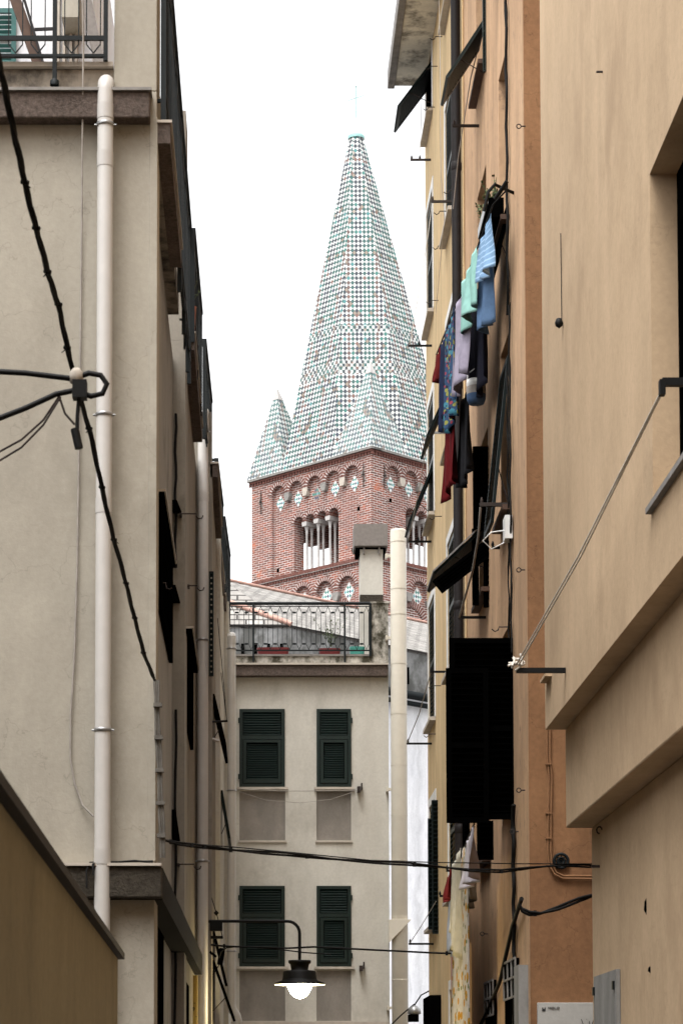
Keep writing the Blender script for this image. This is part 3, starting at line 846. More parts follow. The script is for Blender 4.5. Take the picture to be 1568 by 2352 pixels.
# planters and watering can on the terrace
def trough(name, x0, x1, y0, y1, mat, label, cat, grp=None):
    q = MB(); a = PY(x0, y1, HY+.17); b = PY(x1, y0, HY+.17); w = b.x-a.x
    zb_ = zp + .032; 
    L = [(a.x+w*.06, zb_), (b.x-w*.06, zb_), (b.x, zb_+(b.z-a.z)), (a.x, zb_+(b.z-a.z))]
    n = 10; vs = []
    prof = [(0.90, 0), (0.95, .5), (0.98, .8), (1.0, .82), (1.0, 1.0), (0.93, 1.0), (0.9, .85)]
    cx_, cy_ = (a.x+b.x)/2, HY+.27
    for k, t in prof:
        for i in range(24):
            an = 2*pi*i/24; ex = abs(cos(an))**.5*(1 if cos(an) > 0 else -1); ey = abs(sin(an))**.5*(1 if sin(an) > 0 else -1)
            vs.append(Vector((cx_ + ex*w/2*k, cy_ + ey*.09*k, zb_ + (b.z-a.z)*t)))
    fs = [(r*24+i, r*24+(i+1) % 24, (r+1)*24+(i+1) % 24, (r+1)*24+i) for r in range(len(prof)-1) for i in range(24)]
    fs.append(tuple(range(6*24, 7*24)))
    q.add(vs, fs, 0)
    return build(name, q, mat, None, label, cat, grp)
trough('flower_trough', 590, 665, 1484, 1505, M['pot_red'], 'long dark red trough at the left on the end house roof terrace', 'planter')
trough('flower_trough', 732, 783, 1485, 1504, M['pot_red'], 'shorter dark red trough beside the turquoise can on the terrace', 'planter')
trough('watering_can', 803, 838, 1481, 1504, M['turq'], 'turquoise plastic can standing by the terrace pier', 'can')
def sprig(mb, p, h, n, r=0.03, spread=.12, size=.03):
    for i in range(n):
        a = random.uniform(0, 2*pi); l = h*random.uniform(.5, 1)
        q = p + Vector((cos(a)*spread*random.random()*2, sin(a)*spread*random.random()*2, l))
        m_ = p.lerp(q, .5) + Vector((random.uniform(-.02,.02), random.uniform(-.02,.02), 0))
        mb.tube([p, m_, q], [.004, .003, .002], 4, caps=False)
        for j in range(7):
            c = p.lerp(q, random.uniform(.3, 1)); u = Vector((random.gauss(0,1), random.gauss(0,1), random.gauss(0,1))).normalized(); v = u.orthogonal()
            mb.add([c, c+u*size*.5+v*size*.35, c+u*size*1.2, c+u*size*.5-v*size*.35], [(0,1,2,3)])
q = MB(); sprig(q, PY(760, 1486, HY+.2), .5, 12, spread=.16)
build('terrace_plant', q, M['leaf'], None, 'straggly thin plant growing from the shorter red trough on the terrace', 'plant')
# big cream duct beside the house
duct = thing('flue_duct', 'tall cream round metal duct fixed to the right edge of the end house', 'duct', PY(914, 2515, HY-.1)*1.0)
rD = .125; p = PY(914, 1217, HY-.1); q = MB()
q.lathe((p.x, p.y, 0), [(0, ZG), (rD, ZG), (rD, p.z-.03), (rD-.012, p.z), (0, p.z)], 32); build('pipe', q, M['cream'], duct)
for y in (1245, 1353, 1412, 1525, 1640, 1757, 1872, 1975, 2105, 2250):
    q = MB(); z = PY(0, y, HY-.1).z; q.tube([Vector((p.x, p.y, z-.012)), Vector((p.x, p.y, z))], rD+.004, 32); build('joint_ring', q, M['cream'], duct)
for y in (1277, 1465, 1813, 2315):
    q = MB(); z = PY(0, y, HY-.1).z; q.box(p.x-.2, p.x-.05, HY-.12, HY-.06, z-.02, z+.02); q.box(p.x-.2, p.x-.17, HY-.13, HY, z-.035, z+.035); build('bracket', q, M['cream'], duct)
q = MB(); a = PY(893, 2112, HY-.25); b = PY(944, 2112, HY-.25); c = PY(893, 2165, HY-.25)
vs = [a, b, c]; vs2 = [v_ + Y_*.28 for v_ in vs]; q.add(vs + vs2, [(0,2,1), (3,4,5), (0,1,4,3), (1,2,5,4), (2,0,3,5)]); build('support_bracket', q, M['cream'], duct)

# ================================================================== LEFT SIDE OF THE ALLEY
def slab(parent, name, Y0, Y1, zt_, th, xo0, xo1, xin, mat, edging=True):
    q = MB()
    for (z0_, z1_, e, mi) in (((zt_-th, zt_-.02, 0, 0), (zt_-.018, zt_, .012, 1)) if edging else ((zt_-th, zt_, 0, 0),)):
        v = [(xin, Y0-e, z0_), (xo0+e, Y0-e, z0_), (xo1+e, Y1, z0_), (xin, Y1, z0_), (xin, Y0-e, z1_), (xo0+e, Y0-e, z1_), (xo1+e, Y1, z1_), (xin, Y1, z1_)]
        q.add(v, [(0,3,2,1),(4,5,6,7),(0,1,5,4),(1,2,6,5),(2,3,7,6),(3,0,4,7)], mi)
    return build(name, q, [mat, M['sill']], parent)
def side_rail(parent, Y0, Y1, x0, x1, zb_, zt_, out=0.0):
    q = MB(); a = Vector((x0, Y0, zt_)); b = Vector((x1, Y1, zt_))
    q.bar(a, b, .05, .03); q.bar(a-Z_*.13, b-Z_*.13, .02, .03); q.bar(Vector((x0, Y0, zb_+.08)), Vector((x1, Y1, zb_+.08)), .03, .02); q.bar(Vector((x0, Y0, zb_+.2)), Vector((x1, Y1, zb_+.2)), .03, .02)
    n = int((Y1-Y0)/.11)
    for i in range(n+1):
        p = a.lerp(b, i/n); w = .035 if i % 9 == 0 or i == n else .014
        q.bar(Vector((p.x, p.y, zb_ + .02 - (.14 if w > .02 else 0))), p, w, .035 if w > .02 else .014)
    q.box(x0-.12, x0, Y0, Y0+.03, zt_-.02, zt_+.01); q.box(x0-.12, x0, Y0, Y0+.025, zb_+.08, zb_+.1)
    return build('balcony_railing', q, M['iron'], parent)
def downpipe(parent, x, Y, ytop, zbot, r, clamps, joints, mat='white_pipe', elbow=True, xoff=0, name='downpipe', label=None):
    p = PY(x, ytop, Y); q = MB()
    pts = []
    if elbow:
        for i in range(7):
            a = pi/2*i/6; pts.append(Vector((p.x, Y + .14 - .14*sin(a), p.z - r - .10 + .10*cos(a))))
        pts = pts[::1]
    else: pts = [Vector((p.x, Y, p.z))]
    pts.append(Vector((p.x, Y, zbot))); q.tube(pts, r, 20)
    for y in joints:
        z = PY(x, y, Y).z; q.tube([Vector((p.x, Y, z-.1)), Vector((p.x, Y, z))], r+.0025, 20)
    o = build(name, q, M[mat], parent, label)
    for y in clamps:
        z = PY(x, y, Y).z; c = MB(); c.lathe((p.x, Y, 0), [(r+.001, z-.012), (r+.006, z-.01), (r+.006, z+.01), (r+.001, z+.012)], 20)
        c.tube([Vector((p.x-r-.02, Y, z)), Vector((p.x-r, Y, z))], .007, 6); c.tube([Vector((p.x+r+.02, Y, z)), Vector((p.x+r, Y, z))], .007, 6)
        c.box(p.x-.008, p.x+.008, Y, Y+.15, z-.01, z+.01)
        build('pipe_clamp', c, M['zinc'], o)
    return o
AY = 14.6
hA = thing('corner_house', 'beige plaster house at the near left with a white downpipe on its front', 'house', (-2.2, AY, ZG))
ea = PY(358, 1100, AY).x; xw = -5.0
zs = PY(300, 203, AY).z
q = MB(); q.box(xw, ea, AY, AY+.45, ZG, zs-.02); build('wall', q, M['beige'], hA, bevel=.006)
q = MB(); q.box(xw+.1, -.754, AY+.452, 19.99, ZG, zs-.03); build('side_wall', q, M['beige_shaded'], hA)  # alley shade painted in: darker plaster than the front of the same house
# corner trim (slightly proud strip at the edge)
q = MB(); q.box(PY(345,0,AY).x, ea+.006, AY-.006, AY+.2, PY(0,1978,AY).z, zs-.2); build('corner_trim', q, M['beige'], hA, bevel=.004)
# upper slab along the front
q = MB(); sx = PY(345, 0, AY-.12).x; a = PY(345, 210, AY-.12).z; b = PY(345, 270, AY-.12).z
q.box(xw, sx, AY-.12, AY-.002, b, a); build('terrace_slab', q, M['rough_brown'], hA, bevel=.01)
q = MB(); q.box(xw, sx+.012, AY-.14, AY-.001, a+.002, a+.022); build('slab_edging', q, M['stone'], hA)
q = MB(); q.box(xw, PY(263, 0, AY).x, AY+.02, AY+.2, zs-.018, PY(0, 157, AY).z); build('parapet', q, M['beige_dark'], hA)
q = MB(); q.box(xw, PY(262, 0, AY).x-.004, AY-.02, AY+.24, PY(0, 155, AY).z, PY(0, 148, AY).z+.01); build('coping', q, M['sill'], hA)
q = MB(); q.box(PY(263, 0, AY).x, ea, AY, AY+.5, zs-.018, PY(0, -260, AY).z); build('pillar', q, M['beige_stain'], hA, bevel=.006)
q = MB(); q.box(ea-.3, ea-.003, AY+.502, 18.9, zs-.018, PY(0,150,AY).z+.05); build('parapet', q, M['beige_dark'], hA)
# front railing
q = MB(); ry = AY-.05; rx1 = PY(244, 0, ry).x
zl1 = PY(0, 129, ry).z; zl2 = PY(0, 88, ry).z; ztp = PY(0, -120, ry).z
q.bar(Vector((xw, ry, zl1)), Vector((rx1, ry, zl1)), .03, .018); q.bar(Vector((xw, ry, zl2)), Vector((rx1, ry, zl2)), .02, .03, mi=0)
q.tube([Vector((xw, ry, ztp)), Vector((rx1, ry, ztp))], .022, 8)
for px, yb in ((126, 193), (243, 140), (-60, 193)):
    p = PY(px, yb, ry); q.bar(p, Vector((p.x, ry, ztp)), .028, .028)
p = PY(126, 193, ry); q.lathe(p, [(0.03, -.01), (.03, .02), (.015, .035)], 10)
dx = PY(51, 0, ry).x - PY(0, 0, ry).x
for px in (-84, -33, 36.5, 88, 165, 215):
    p = PY(px, 122, ry); w = PY(px+16, 0, ry).x - PY(px, 0, ry).x; zz = PY(0, 102, ry).z
    for sgn in (-1, 1):
        q.bar(p, Vector((p.x + sgn*w, ry, zz)), .007); q.bar(Vector((p.x + sgn*w, ry, zz)), Vector((p.x + sgn*w, ry, ztp)), .007)
build('railing', q, M['iron'], hA)
side_rail(hA, AY+.05, 20.0, -.62, -.61, EYE+6.5, EYE+7.82)
slab(hA, 'balcony_slab', AY, 16.85, EYE+6.43, .155, -.572, -.572, -.66, M['rough_brown'])
downpipe(hA, 243, AY-.11, 157, ZG, .052, (287, 953, 1677), (240, 350, 1145, 1950))
# lower slab that wraps the corner
q = MB(); a = PY(360, 1990, AY-.12).z; b = PY(360, 2062, AY-.12).z
q.box(xw, PY(372, 1990, AY-.12).x, AY-.13, AY-.003, b, a); build('lower_slab', q, M['rough_dark'], hA, bevel=.01)
q = MB(); q.box(xw, ea+.05, AY-.15, AY-.001, a+.002, a+.02); build('slab_edging', q, M['sill'], hA)
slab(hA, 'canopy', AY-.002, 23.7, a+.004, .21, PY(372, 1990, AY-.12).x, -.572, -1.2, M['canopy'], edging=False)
# window ledges; black louvre panels stand in for the shade below them
for (Y0, Y1, yn, xo) in ((16.95, 19.3, 1124, -.702),):
    z = PY(0, yn, Y0).z; slab(hA, 'window_hood', Y0, Y1, z, .05, xo, xo, -.8, M['black'])
    q = MB(); louvre(q, Vector((-.735, Y0+.1, z-.9)), Y_, Z_, Y1-Y0-.2, .86); build('shutter', q, M['black'], hA)  # black louvre panel stands in for the shade under the ledge
for y in (1345, 2095):
    q = MB(); z = PY(0, y, 17.2).z; q.tube([Vector((-.76, 17.2, z+.02)), Vector((-.70, 17.2, z+.02)), Vector((-.695, 17.2, z-.02)), Vector((-.67, 17.2, z-.03)), Vector((-.65, 17.2, z-.015))], .006, 6); build('hook', q, M['rust'], hA)
# door openings at street level under the canopy
q = MB(); q.box(-.752, -.74, 17.0, 18.0, ZG, PY(0, 2130, 17).z); build('doorway', q, M['black'], hA)
# cables bundled down the corner
q = MB()
for dx_, r in ((0, .009), (.028, .007), (.014, .005)):
    pts = [PY(355 + 1.2*sin(i*1.3+dx_*50) + i*1.3 + dx_*300, 1562 + i*34, AY-.02-.01*(i % 2)) for i in range(13)]
    q.tube(pts, r, 6)
for i in range(5):
    p = PY(362+i*2, 1620+i*75, AY-.02); q.box(p.x-.025, p.x+.03, AY-.05, AY, p.z-.012, p.z+.012)
build('corner_cables', q, M['cord_grey'], None, 'grey cables clipped down the corner of the near left beige house', 'cable')
q = MB(); q.tube([PY(190, -20, AY-.155), PY(192, 120, AY-.155), PY(190, 300, AY-.08), PY(188, 560, AY-.02), PY(184, 900, AY-.02), PY(178, 1300, AY-.02), PY(172, 1500, AY-.02), PY(163, 1640, AY-.02), PY(162, 1740, AY-.02), PY(172, 1800, AY-.02), PY(190, 1850, AY-.03), PY(216, 1876, AY-.05)], .0065, 6)
build('aerial_wire', q, M['rope'], None, 'thin grey wire hanging down the front of the near left beige house', 'wire')
q = MB(); zz = PY(300, 1984, AY-.1)
q.tube([PY(215, 2010, AY-.17), PY(214, 1985, AY-.16), PY(225, 1980, AY-.12), PY(262, 1981, AY-.08), PY(310, 1977, AY-.08), PY(352, 1981, AY-.08)], .007, 6)
q.tube([PY(200, 2040, AY-.17), PY(199, 2000, AY-.16), PY(207, 1981, AY-.12), PY(240, 1980, AY-.07), PY(352, 1978, AY-.05)], .006, 6)
build('ledge_cables', q, M['cable'], None, 'black cables lying along the lower ledge of the near left house', 'cable')

# house B
hB = thing('alley_house', 'narrow beige house with a planted terrace, second on the left', 'house', (-2.2, 20.0, ZG))
zr2 = EYE + 6.8
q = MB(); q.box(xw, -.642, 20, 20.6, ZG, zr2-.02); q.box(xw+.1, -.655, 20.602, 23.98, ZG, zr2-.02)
build('wall', q, M['beige_shaded'], hB)
q = MB(); q.box(-1.1, -.642, 20.0, 20.5, zr2-.018, EYE+8.9); build('pillar', q, M['beige_shaded'], hB)
slab(hB, 'balcony_slab', 20.0, 22.9, EYE+6.86, .165, -.562, -.56, -.66, M['rough_brown'])
side_rail(hB, 20.0, 22.2, -.577, -.562, EYE+6.88, EYE+7.8)
side_rail(hB, 23.0, 25.1, -.544, -.52, EYE+6.88, EYE+7.8)
z = PY(0, 1439, 20.3).z; slab(hB, 'window_hood', 20.3, 22.3, z, .05, -.585, -.585, -.66, M['black'])
q = MB(); louvre(q, Vector((-.64, 20.62, z-.85)), Y_, Z_, 1.5, .8); build('shutter', q, M['black'], hB)  # black louvre panel put in for the shade under the hood
z = PY(0, 1140, 20.0).z
for yy, h in ((950, 1.4), (1630, 3.4)):
    q = MB(); p = PY(404, yy, 19.97); q.tube([Vector((p.x + .006*sin(i*1.7), 19.97, p.z - h*i/12)) for i in range(13)], .012, 6); build('wall_cable', q, M['cable'], hB)
for (x0, y0, x1, y1) in ((394, 1150, 417, 1175), (394, 1345, 414, 1382), (394, 1860, 414, 1930)):
    q = MB(); a = PY(x0+1, y1, 19.93); b = PY(x1, y0, 19.93); q.add([Vector((a.x, 19.9, b.z)), Vector((b.x-.04, 19.9, b.z)), Vector((b.x, 19.9, a.z)), Vector((a.x, 19.9, a.z)), Vector((a.x, 19.998, b.z)), Vector((b.x-.04, 19.998, b.z)), Vector((b.x, 19.998, a.z)), Vector((a.x, 19.998, a.z))], [(0,1,2,3), (4,7,6,5), (0,4,5,1), (1,5,6,2), (2,6,7,3), (3,7,4,0)]); build('meter_box', q, M['black'], hB)
for (x, y, L) in ((415, 1180, .14), (433, 1345, .08), (410, 1985, .14)):
    q = MB(); p = PY(x, y, 19.9); q.tube([p, p + X_*L, p + Vector((L, 0, -.025)), p + Vector((L+.02, 0, -.045)), p + Vector((L+.05, 0, -.04)), p + Vector((L+.06, 0, -.015))], .006, 6); q.box(p.x-.01, p.x+.01, 19.9, 20.0, p.z-.01, p.z+.01); build('hook', q, M['rust'], hB)
q = MB(); sprig(q, Vector((-.60, 20.15, EYE+7.14)), .25, 12, spread=.04, size=.025); build('terrace_plant', q, M['leaf'], None, 'small leafy plant in a pot on the second left balcony', 'plant')
q = MB(); q.lathe((-.60, 20.15, EYE+6.865), [(0, 0), (.035, 0), (.05, .26), (.055, .27), (.045, .27), (.04, .2)], 14); build('flower_pot', q, M['terracotta'], None, 'terracotta pot holding the small plant on the second left balcony', 'flower pot')
# house C
hC = thing('alley_house', 'beige house with a rounded white downpipe and street lamp bracket, third on the left', 'house', (-2.2, 24.0, ZG))
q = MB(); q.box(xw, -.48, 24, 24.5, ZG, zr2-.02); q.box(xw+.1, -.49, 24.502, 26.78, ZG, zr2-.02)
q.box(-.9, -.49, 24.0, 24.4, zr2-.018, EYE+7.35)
build('wall', q, M['beige_shaded'], hC)
downpipe(hC, 467, 23.85, 926, ZG, .058, (992, 1470, 1978), (960, 1130, 1610, 1960))
slab(hC, 'balcony_slab', 24.0, 26.7, EYE+6.8, .165, -.42, -.42, -.5, M['rough_brown'])
side_rail(hC, 27.4, 29.6, -.537+.04, -.46, EYE+6.88, EYE+7.8)
q = MB(); a = PY(480, 1553, 23.8); b = PY(491, 1313, 23.8); louvre(q, Vector((a.x, 23.8, a.z)), X_, Z_, b.x-a.x, b.z-a.z, fr=.015); build('shutter', q, M['green_dark'], hC)
q = MB(); a = PY(491, 1870, 24.3); b = PY(503, 1590, 24.3)
for (x0, y0, x1, y1, Yq) in ((486, 1590, 502, 1655, 24.5),): 
    pass
# dark awning shutters on C's side wall
def awning(parent, xwall, Yn, Yf, zh, out, down, sgn, mats, hood=False, name='awning_shutter', th=.03):
    """hinged at the top on the wall plane, foot pushed out by 'out' (sgn = -1 to the left) and 'down' below the hinge"""
    O = Vector((xwall + sgn*out, Yn, zh - down)); V = Vector((-sgn*out, 0, down)); L = V.length; V.normalize()
    q = MB(); louvre(q, O, Y_, V, Yf-Yn, L, rails=(), th=th, fr=.06, pitch=.05, mi=0, mi2=0)
    Nn = Y_.cross(V).normalized()
    if hood: q.obox(O, Y_, V, Nn, .0, Yf-Yn, .02, L-.01, -.004, .004)
    o = build(name, q, mats, parent)
    c = MB(); mid = Vector((xwall, Yn+.05, zh-down*.9)); c.tube([mid, O.lerp(Vector((xwall, Yn, zh)), .35) + Y_*.05], .006, 5); build('stay_rod', c, M['rust'], o)
    return o
z = PY(0, 1590+30, 24.6).z
awning(hC, -.48, 24.7, 26.2, PY(0, 1590, 24.6).z, .13, .55, 1, M['black'])
awning(hC, -.48, 24.7, 26.2, PY(0, 1590, 24.6).z-2.6, .13, .55, 1, M['black'])
q = MB(); q.tube([PY(487, 1658, 24.2), PY(523, 1656, 24.2)], .012, 6); q.tube([PY(521, 1656, 24.2), PY(513, 1560, 24.25), PY(500, 1420, 24.3)], .004, 5); q.tube([PY(521, 1656, 24.2), PY(508, 1545, 24.2)], .004, 5)
build('drying_rack', q, M['iron_black'], hC)
q = MB(); q.tube([PY(486, 1697, 24.3), PY(504, 1703, 24.3)], .016, 8); q.tube([PY(502, 1702, 24.3), PY(502, 1730, 24.3)], .006, 5); build('vent_pipe', q, M['white_pipe'], hC)
# yellow lit sign under the canopy with its mark
sg = thing('yellow_sign', 'yellow vertical sign with black marks under the left canopy, cut by the frame', 'sign', PY(445, 2352, 23.2))
a = PY(436, 2380, 23.2); b = PY(453.5, 2240, 23.2)
q = MB(); q.box(a.x, b.x, 23.2, 23.3, a.z-1.0, b.z); build('panel', q, M['yellow_sign'], sg)
def text_mesh(name, body, size, Mx, mat, parent, ext=.002):
    cu = bpy.data.curves.new(name, 'FONT'); cu.body = body; cu.size = size; cu.extrude = ext; cu.align_x = 'CENTER'; cu.align_y = 'CENTER'
    t = bpy.data.objects.new(name + '_tmp', cu); COL.objects.link(t)
    me = bpy.data.meshes.new_from_object(t)
    bpy.data.objects.remove(t); bpy.data.curves.remove(cu)
    o = bpy.data.objects.new(name, me); COL.objects.link(o); me.materials.append(mat)
    o.parent = parent; o.matrix_local = Matrix.Translation(-BASE[parent.name]) @ Mx
    return o
fr_ = Matrix.Rotation(pi/2, 4, 'X')
p = PY(445, 2318, 23.195); text_mesh('lettering', '9', .055, Matrix.Translation(p) @ fr_, M['ink'], sg)
p = PY(447, 2303, 23.195); text_mesh('lettering', '-', .06, Matrix.Translation(p) @ fr_, M['ink'], sg)
p = PY(451, 2334, 23.195); text_mesh('lettering', '-', .05, Matrix.Translation(p) @ fr_, M['ink'], sg)
q = MB(); q.box(-.70, -.652, 20.9, 21.8, ZG, PY(0, 2255, 20.9).z); build('doorway', q, M['black'], hB)
# house D (two stepped fronts)
hD = thing('alley_house', 'beige house whose shiny white downpipe ends in an elbow, farthest on the left', 'house', (-2.2, 27.0, ZG))
q = MB(); q.box(xw, -.438, 26.8, 27.3, ZG, zr2-.02); q.box(xw+.1, -.452, 27.302, 30.78, ZG, zr2-.02)
build('wall', q, M['greige'], hD)
q = MB(); q.box(xw, -.385, 30.8, 31.2, ZG, zr2-.02); q.box(xw+.1, -.395, 31.202, 34.5, ZG, zr2-.02); build('rear_wall', q, M['greige'], hD)
slab(hD, 'balcony_slab', 27.3, 29.7, EYE+6.79, .18, -.457, -.428, -.6, M['rough_brown'])
slab(hD, 'balcony_slab', 30.3, 32.6, EYE+6.79, .15, -.425, -.395, -.6, M['rough_brown'])
side_rail(hD, 30.2, 32.4, -.447, -.40, EYE+6.88, EYE+7.8)
dp = downpipe(hD, 532, 30.3, 1447, PY(0, 2310, 30.3).z, .057, (1490, 1816, 2185), (1462, 1600, 1900))
p = PY(531, 2310, 30.3); q = MB(); q.tube([p + Z_*.05, p, p + Vector((.02, -.0, -.06)), p + Vector((.07, 0, -.13)), p + Vector((.09, 0, -.2)), p + Vector((.06, 0, -.28)), p + Vector((.0, 0, -.36)), p + Vector((-.02, 0, -.8))], .06, 16); build('pipe_elbow', q, M['white_pipe'], dp)
awning(hD, -.44, 28.0, 29.6, PY(0, 1815, 28).z, .1, .6, 1, M['green_dark'])
awning(hC, -.48, 24.7, 26.3, PY(0, 2205, 24.7).z, .22, .62, 1, M['black'], hood=True)

# street lamp on a bracket
LY = 24.0
lamp = thing('street_lamp', 'lit pendant street lamp with black shade on a long wall bracket', 'street lamp', PY(482, 2117, LY) + Vector((0,0,0)))
q = MB(); pts = [PY(482, 2117, LY), PY(600, 2116, LY), PY(655, 2116, LY)]
cxp = PY(688, 2150, LY); r0 = .13
z0 = PY(0, 2116, LY).z; pts = [Vector((PY(482,0,LY).x, LY, z0)), Vector((cxp.x-r0, LY, z0))]
for i in range(1, 7): a = pi/2*i/6; pts.append(Vector((cxp.x - r0 + r0*sin(a), LY, z0 - r0 + r0*cos(a))))
zc = PY(0, 2206, LY).z; pts.append(Vector((cxp.x, LY, zc))); q.tube(pts, .017, 12)
build('arm', q, M['iron_black'], lamp)
q = MB(); a = PY(482, 2138, LY); b = PY(511, 2119, LY); q.box(a.x, b.x, LY-.05, LY+.05, a.z, b.z); build('bracket_box', q, M['iron_black'], lamp)
q = MB(); P_ = lambda y: PY(0, y, LY).z - zc
q.lathe((cxp.x, LY, zc), [(0, .0), (.02, 0), (.04, -.005), (.12, P_(2206)), (.12, P_(2212)), (.10, P_(2215)), (.09, P_(2228)), (.165, P_(2230)), (.175, P_(2234)), (.18, P_(2248)), (.19, P_(2252)), (.268, P_(2258)), (.27, P_(2262))], 32)
build('shade', q, M['iron_black'], lamp)
q = MB(); q.lathe((cxp.x, LY, zc), [(.268, P_(2262)), (.2, P_(2257)), (.1, P_(2256)), (0, P_(2256))], 32); build('reflector', q, M['white_paint'], lamp)
q = MB(); q.lathe((cxp.x, LY, zc), [(.137, P_(2257)), (.134, P_(2263)), (.120, P_(2272)), (.098, P_(2281)), (.07, P_(2288)), (.035, P_(2292.5)), (0, P_(2294))], 32); build('glass_bulb', q, M['bulb'], lamp)
lt = bpy.data.lights.new('lamp_light', 'POINT'); lt.energy = 34; lt.color = (1, .82, .45); lt.shadow_soft_size = .12
lo = bpy.data.objects.new('lamp_light', lt); COL.objects.link(lo); lo.parent = lamp; lo.location = Vector((cxp.x, LY, zc + P_(2300))) - BASE[lamp.name]
# rack and camera below the lamp
q = MB(); q.tube([PY(484, 2055, 24.05), PY(498, 2100, 24.0), PY(512, 2155, 24.0)], .005, 5); q.bar(PY(484, 2153, 24), PY(512, 2153, 24), .03); q.bar(PY(484, 2152, 23.95), PY(500, 2155, 23.95), .015)
q.lathe(PY(497, 2097, 24), [(0, -.03), (.03, 0), (0, .03)], 8); build('drying_rack', q, M['iron_black'], hC)
q = MB(); q.bar(PY(511, 2178, 23.9), PY(505, 2216, 23.9), .06); q.bar(PY(482, 2186, 23.9), PY(497, 2198, 23.9), .025); build('floodlight', q, M['black'], hC)

# low building in the bottom left
hN = thing('low_building', 'low tan streaked building with a dark sloping eave at the bottom left', 'building', (-1.5, 9, 0))
FY = PZ(287, 2190, EYE+.75); 
zE = EYE + .75; e1 = PZ(287, 2190, zE); e0 = PZ(0, 1765, zE); de = (e0-e1); e0 = e1 + de*1.5
wf = PZ(271, 2200, zE - .03); wn = wf + de*1.5
q = MB()
nn = Vector((-(e0-e1).y, (e0-e1).x, 0)).normalized()
if nn.x > 0: nn = -nn
v = [wf, wn, wn + nn*3, wf + nn*3]; v = [Vector((p.x, p.y, ZG)) for p in v] + [Vector((p.x, p.y, zE-.035)) for p in v]
q.add(v, [(0,3,2,1),(4,5,6,7),(0,1,5,4),(1,2,6,5),(2,3,7,6),(3,0,4,7)]); build('wall', q, M['tan'], hN)
q = MB(); v = [e1, e0, e0 + nn*3, e1 + nn*3]; v = [Vector((p.x, p.y, zE-.032)) for p in v] + [Vector((p.x, p.y, zE)) for p in v]
q.add(v, [(0,3,2,1),(4,5,6,7),(0,1,5,4),(1,2,6,5),(2,3,7,6),(3,0,4,7)]); build('eave', q, M['pipe_dark'], hN)

# building seen through the terrace railing, top left
hT = thing('distant_house', 'white house with teal louvred shutter behind the top left terrace railing', 'house', (-3.5, 26, ZG))
TY = 26
q = MB(); a = PY(213, 0, TY).x; q.box(-9, a, TY, TY+5, ZG, PY(0, -300, TY).z); build('wall', q, M['white'], hT)
q = MB(); a = PY(-30, 150, TY-.05); b = PY(38, 20, TY-.05); louvre(q, Vector((a.x, TY-.05, a.z)), X_, Z_, b.x-a.x, b.z-a.z, rails=(.5,)); build('shutter', q, M['teal'], hT)
q = MB(); q.bar(PY(22, -40, TY-.4), PY(95, 165, TY-.4), .12, .12); build('pergola_beam', q, M['brown'], hT)
q = MB(); q.bar(PY(45, -40, TY-.5), PY(104, 160, TY-.5), .03, .03); q.bar(PY(80, 68, TY-.3), PY(125, 66, TY-.3), .03); build('pergola_rail', q, M['pipe_dark'], hT)
q = MB(); q.bar(PY(186, -60, TY-.5), PY(232, 160, TY-.5), .12, .12); build('pergola_beam', q, M['chimney_cap'], hT)
q = MB(); a = PY(150, 80, TY-.06); b = PY(190, -80, TY-.06); q.box(a.x, b.x, TY-.5, TY-.004, a.z, b.z); build('beige_bay', q, M['beige'], hT)  # plain beige box standing proud of the white wall
for px in (131, 144, 160, 172): q = MB(); a = PY(px, 160, TY-.1); q.box(a.x, a.x+.03, TY-.1, TY-.004, a.z, a.z+1.6); build('post', q, M['sill'], hT)

# ================================================================== RIGHT SIDE OF THE ALLEY
RX = 2.4
def pr(x, y): return PX(x, y, RX)
SILLS = [EYE + 7.9 + 2.7*k for k in (-3, -2, -1, 0, 1, 2)]
def alley_wall(parent, Y0, Y1, cols, mat, ztop, xdeep):
    mpW = lambda u, z, w: Vector((RX + w, u, z))
    holes = []; info = []
    for (ya, yb, dz, ks) in cols:
        for k in ks:
            z = EYE + 8.0 + dz + 2.8*k
            holes.append([(ya, z), (yb, z), (yb, z+1.7), (ya, z+1.7)]); info.append((ya, yb, z, z+1.7, k))
    q = MB(); q.plate([(Y0, ZG), (Y1, ZG), (Y1, ztop), (Y0, ztop)], holes, mpW, 0, .22)
    q.box(RX+.23, xdeep, Y0, Y0+.3, ZG, ztop) if xdeep else None
    build('wall', q, mat, parent)
    return info
apt = thing('apartment_building', 'tall peach plaster building with an orange front, its shutters and washing over the alley', 'building', (3.2, 22, ZG))
yel = thing('apartment_building', 'tall yellow ochre building beyond the dark downpipe with white framed windows', 'building', (3.2, 29, ZG))
ZTOP = 23.5
i1 = alley_wall(apt, 19.9, 25.98, [(21.15, 21.95, .37, (-4, -2, -1, 0, 1, 2)), (23.2, 24.15, .05, (-4, -2, -1, 0, 1, 2))], M['peach'], ZTOP, 0)
i2 = alley_wall(yel, 26.0, 31.6, [(27.0, 28.15, 0, (-4, -3, -2, -1, 0, 1, 2)), (30.25, 31.3, -.12, (-4, -3, -2, -1, 0, 1, 2))], M['yellow'], 16.0, 0)
q = MB(); q.box(RX+.002, 7, 19.87, 19.899, ZG, ZTOP); build('front_wall', q, M['orange'], apt)
q = MB(); q.box(RX+.5, 7, 20.2, 31.5, ZG, ZTOP-.3); build('core', q, M['peach'], apt)
q = MB(); q.box(RX+.23, 4, 31.35, 31.6, ZG, 15.99); build('end_wall', q, M['yellow'], yel)
q = MB(); q.box(RX-.004, RX-.001, 19.9, 20.12, ZG, ZTOP); build('quoin_strip', q, M['peach'], apt)
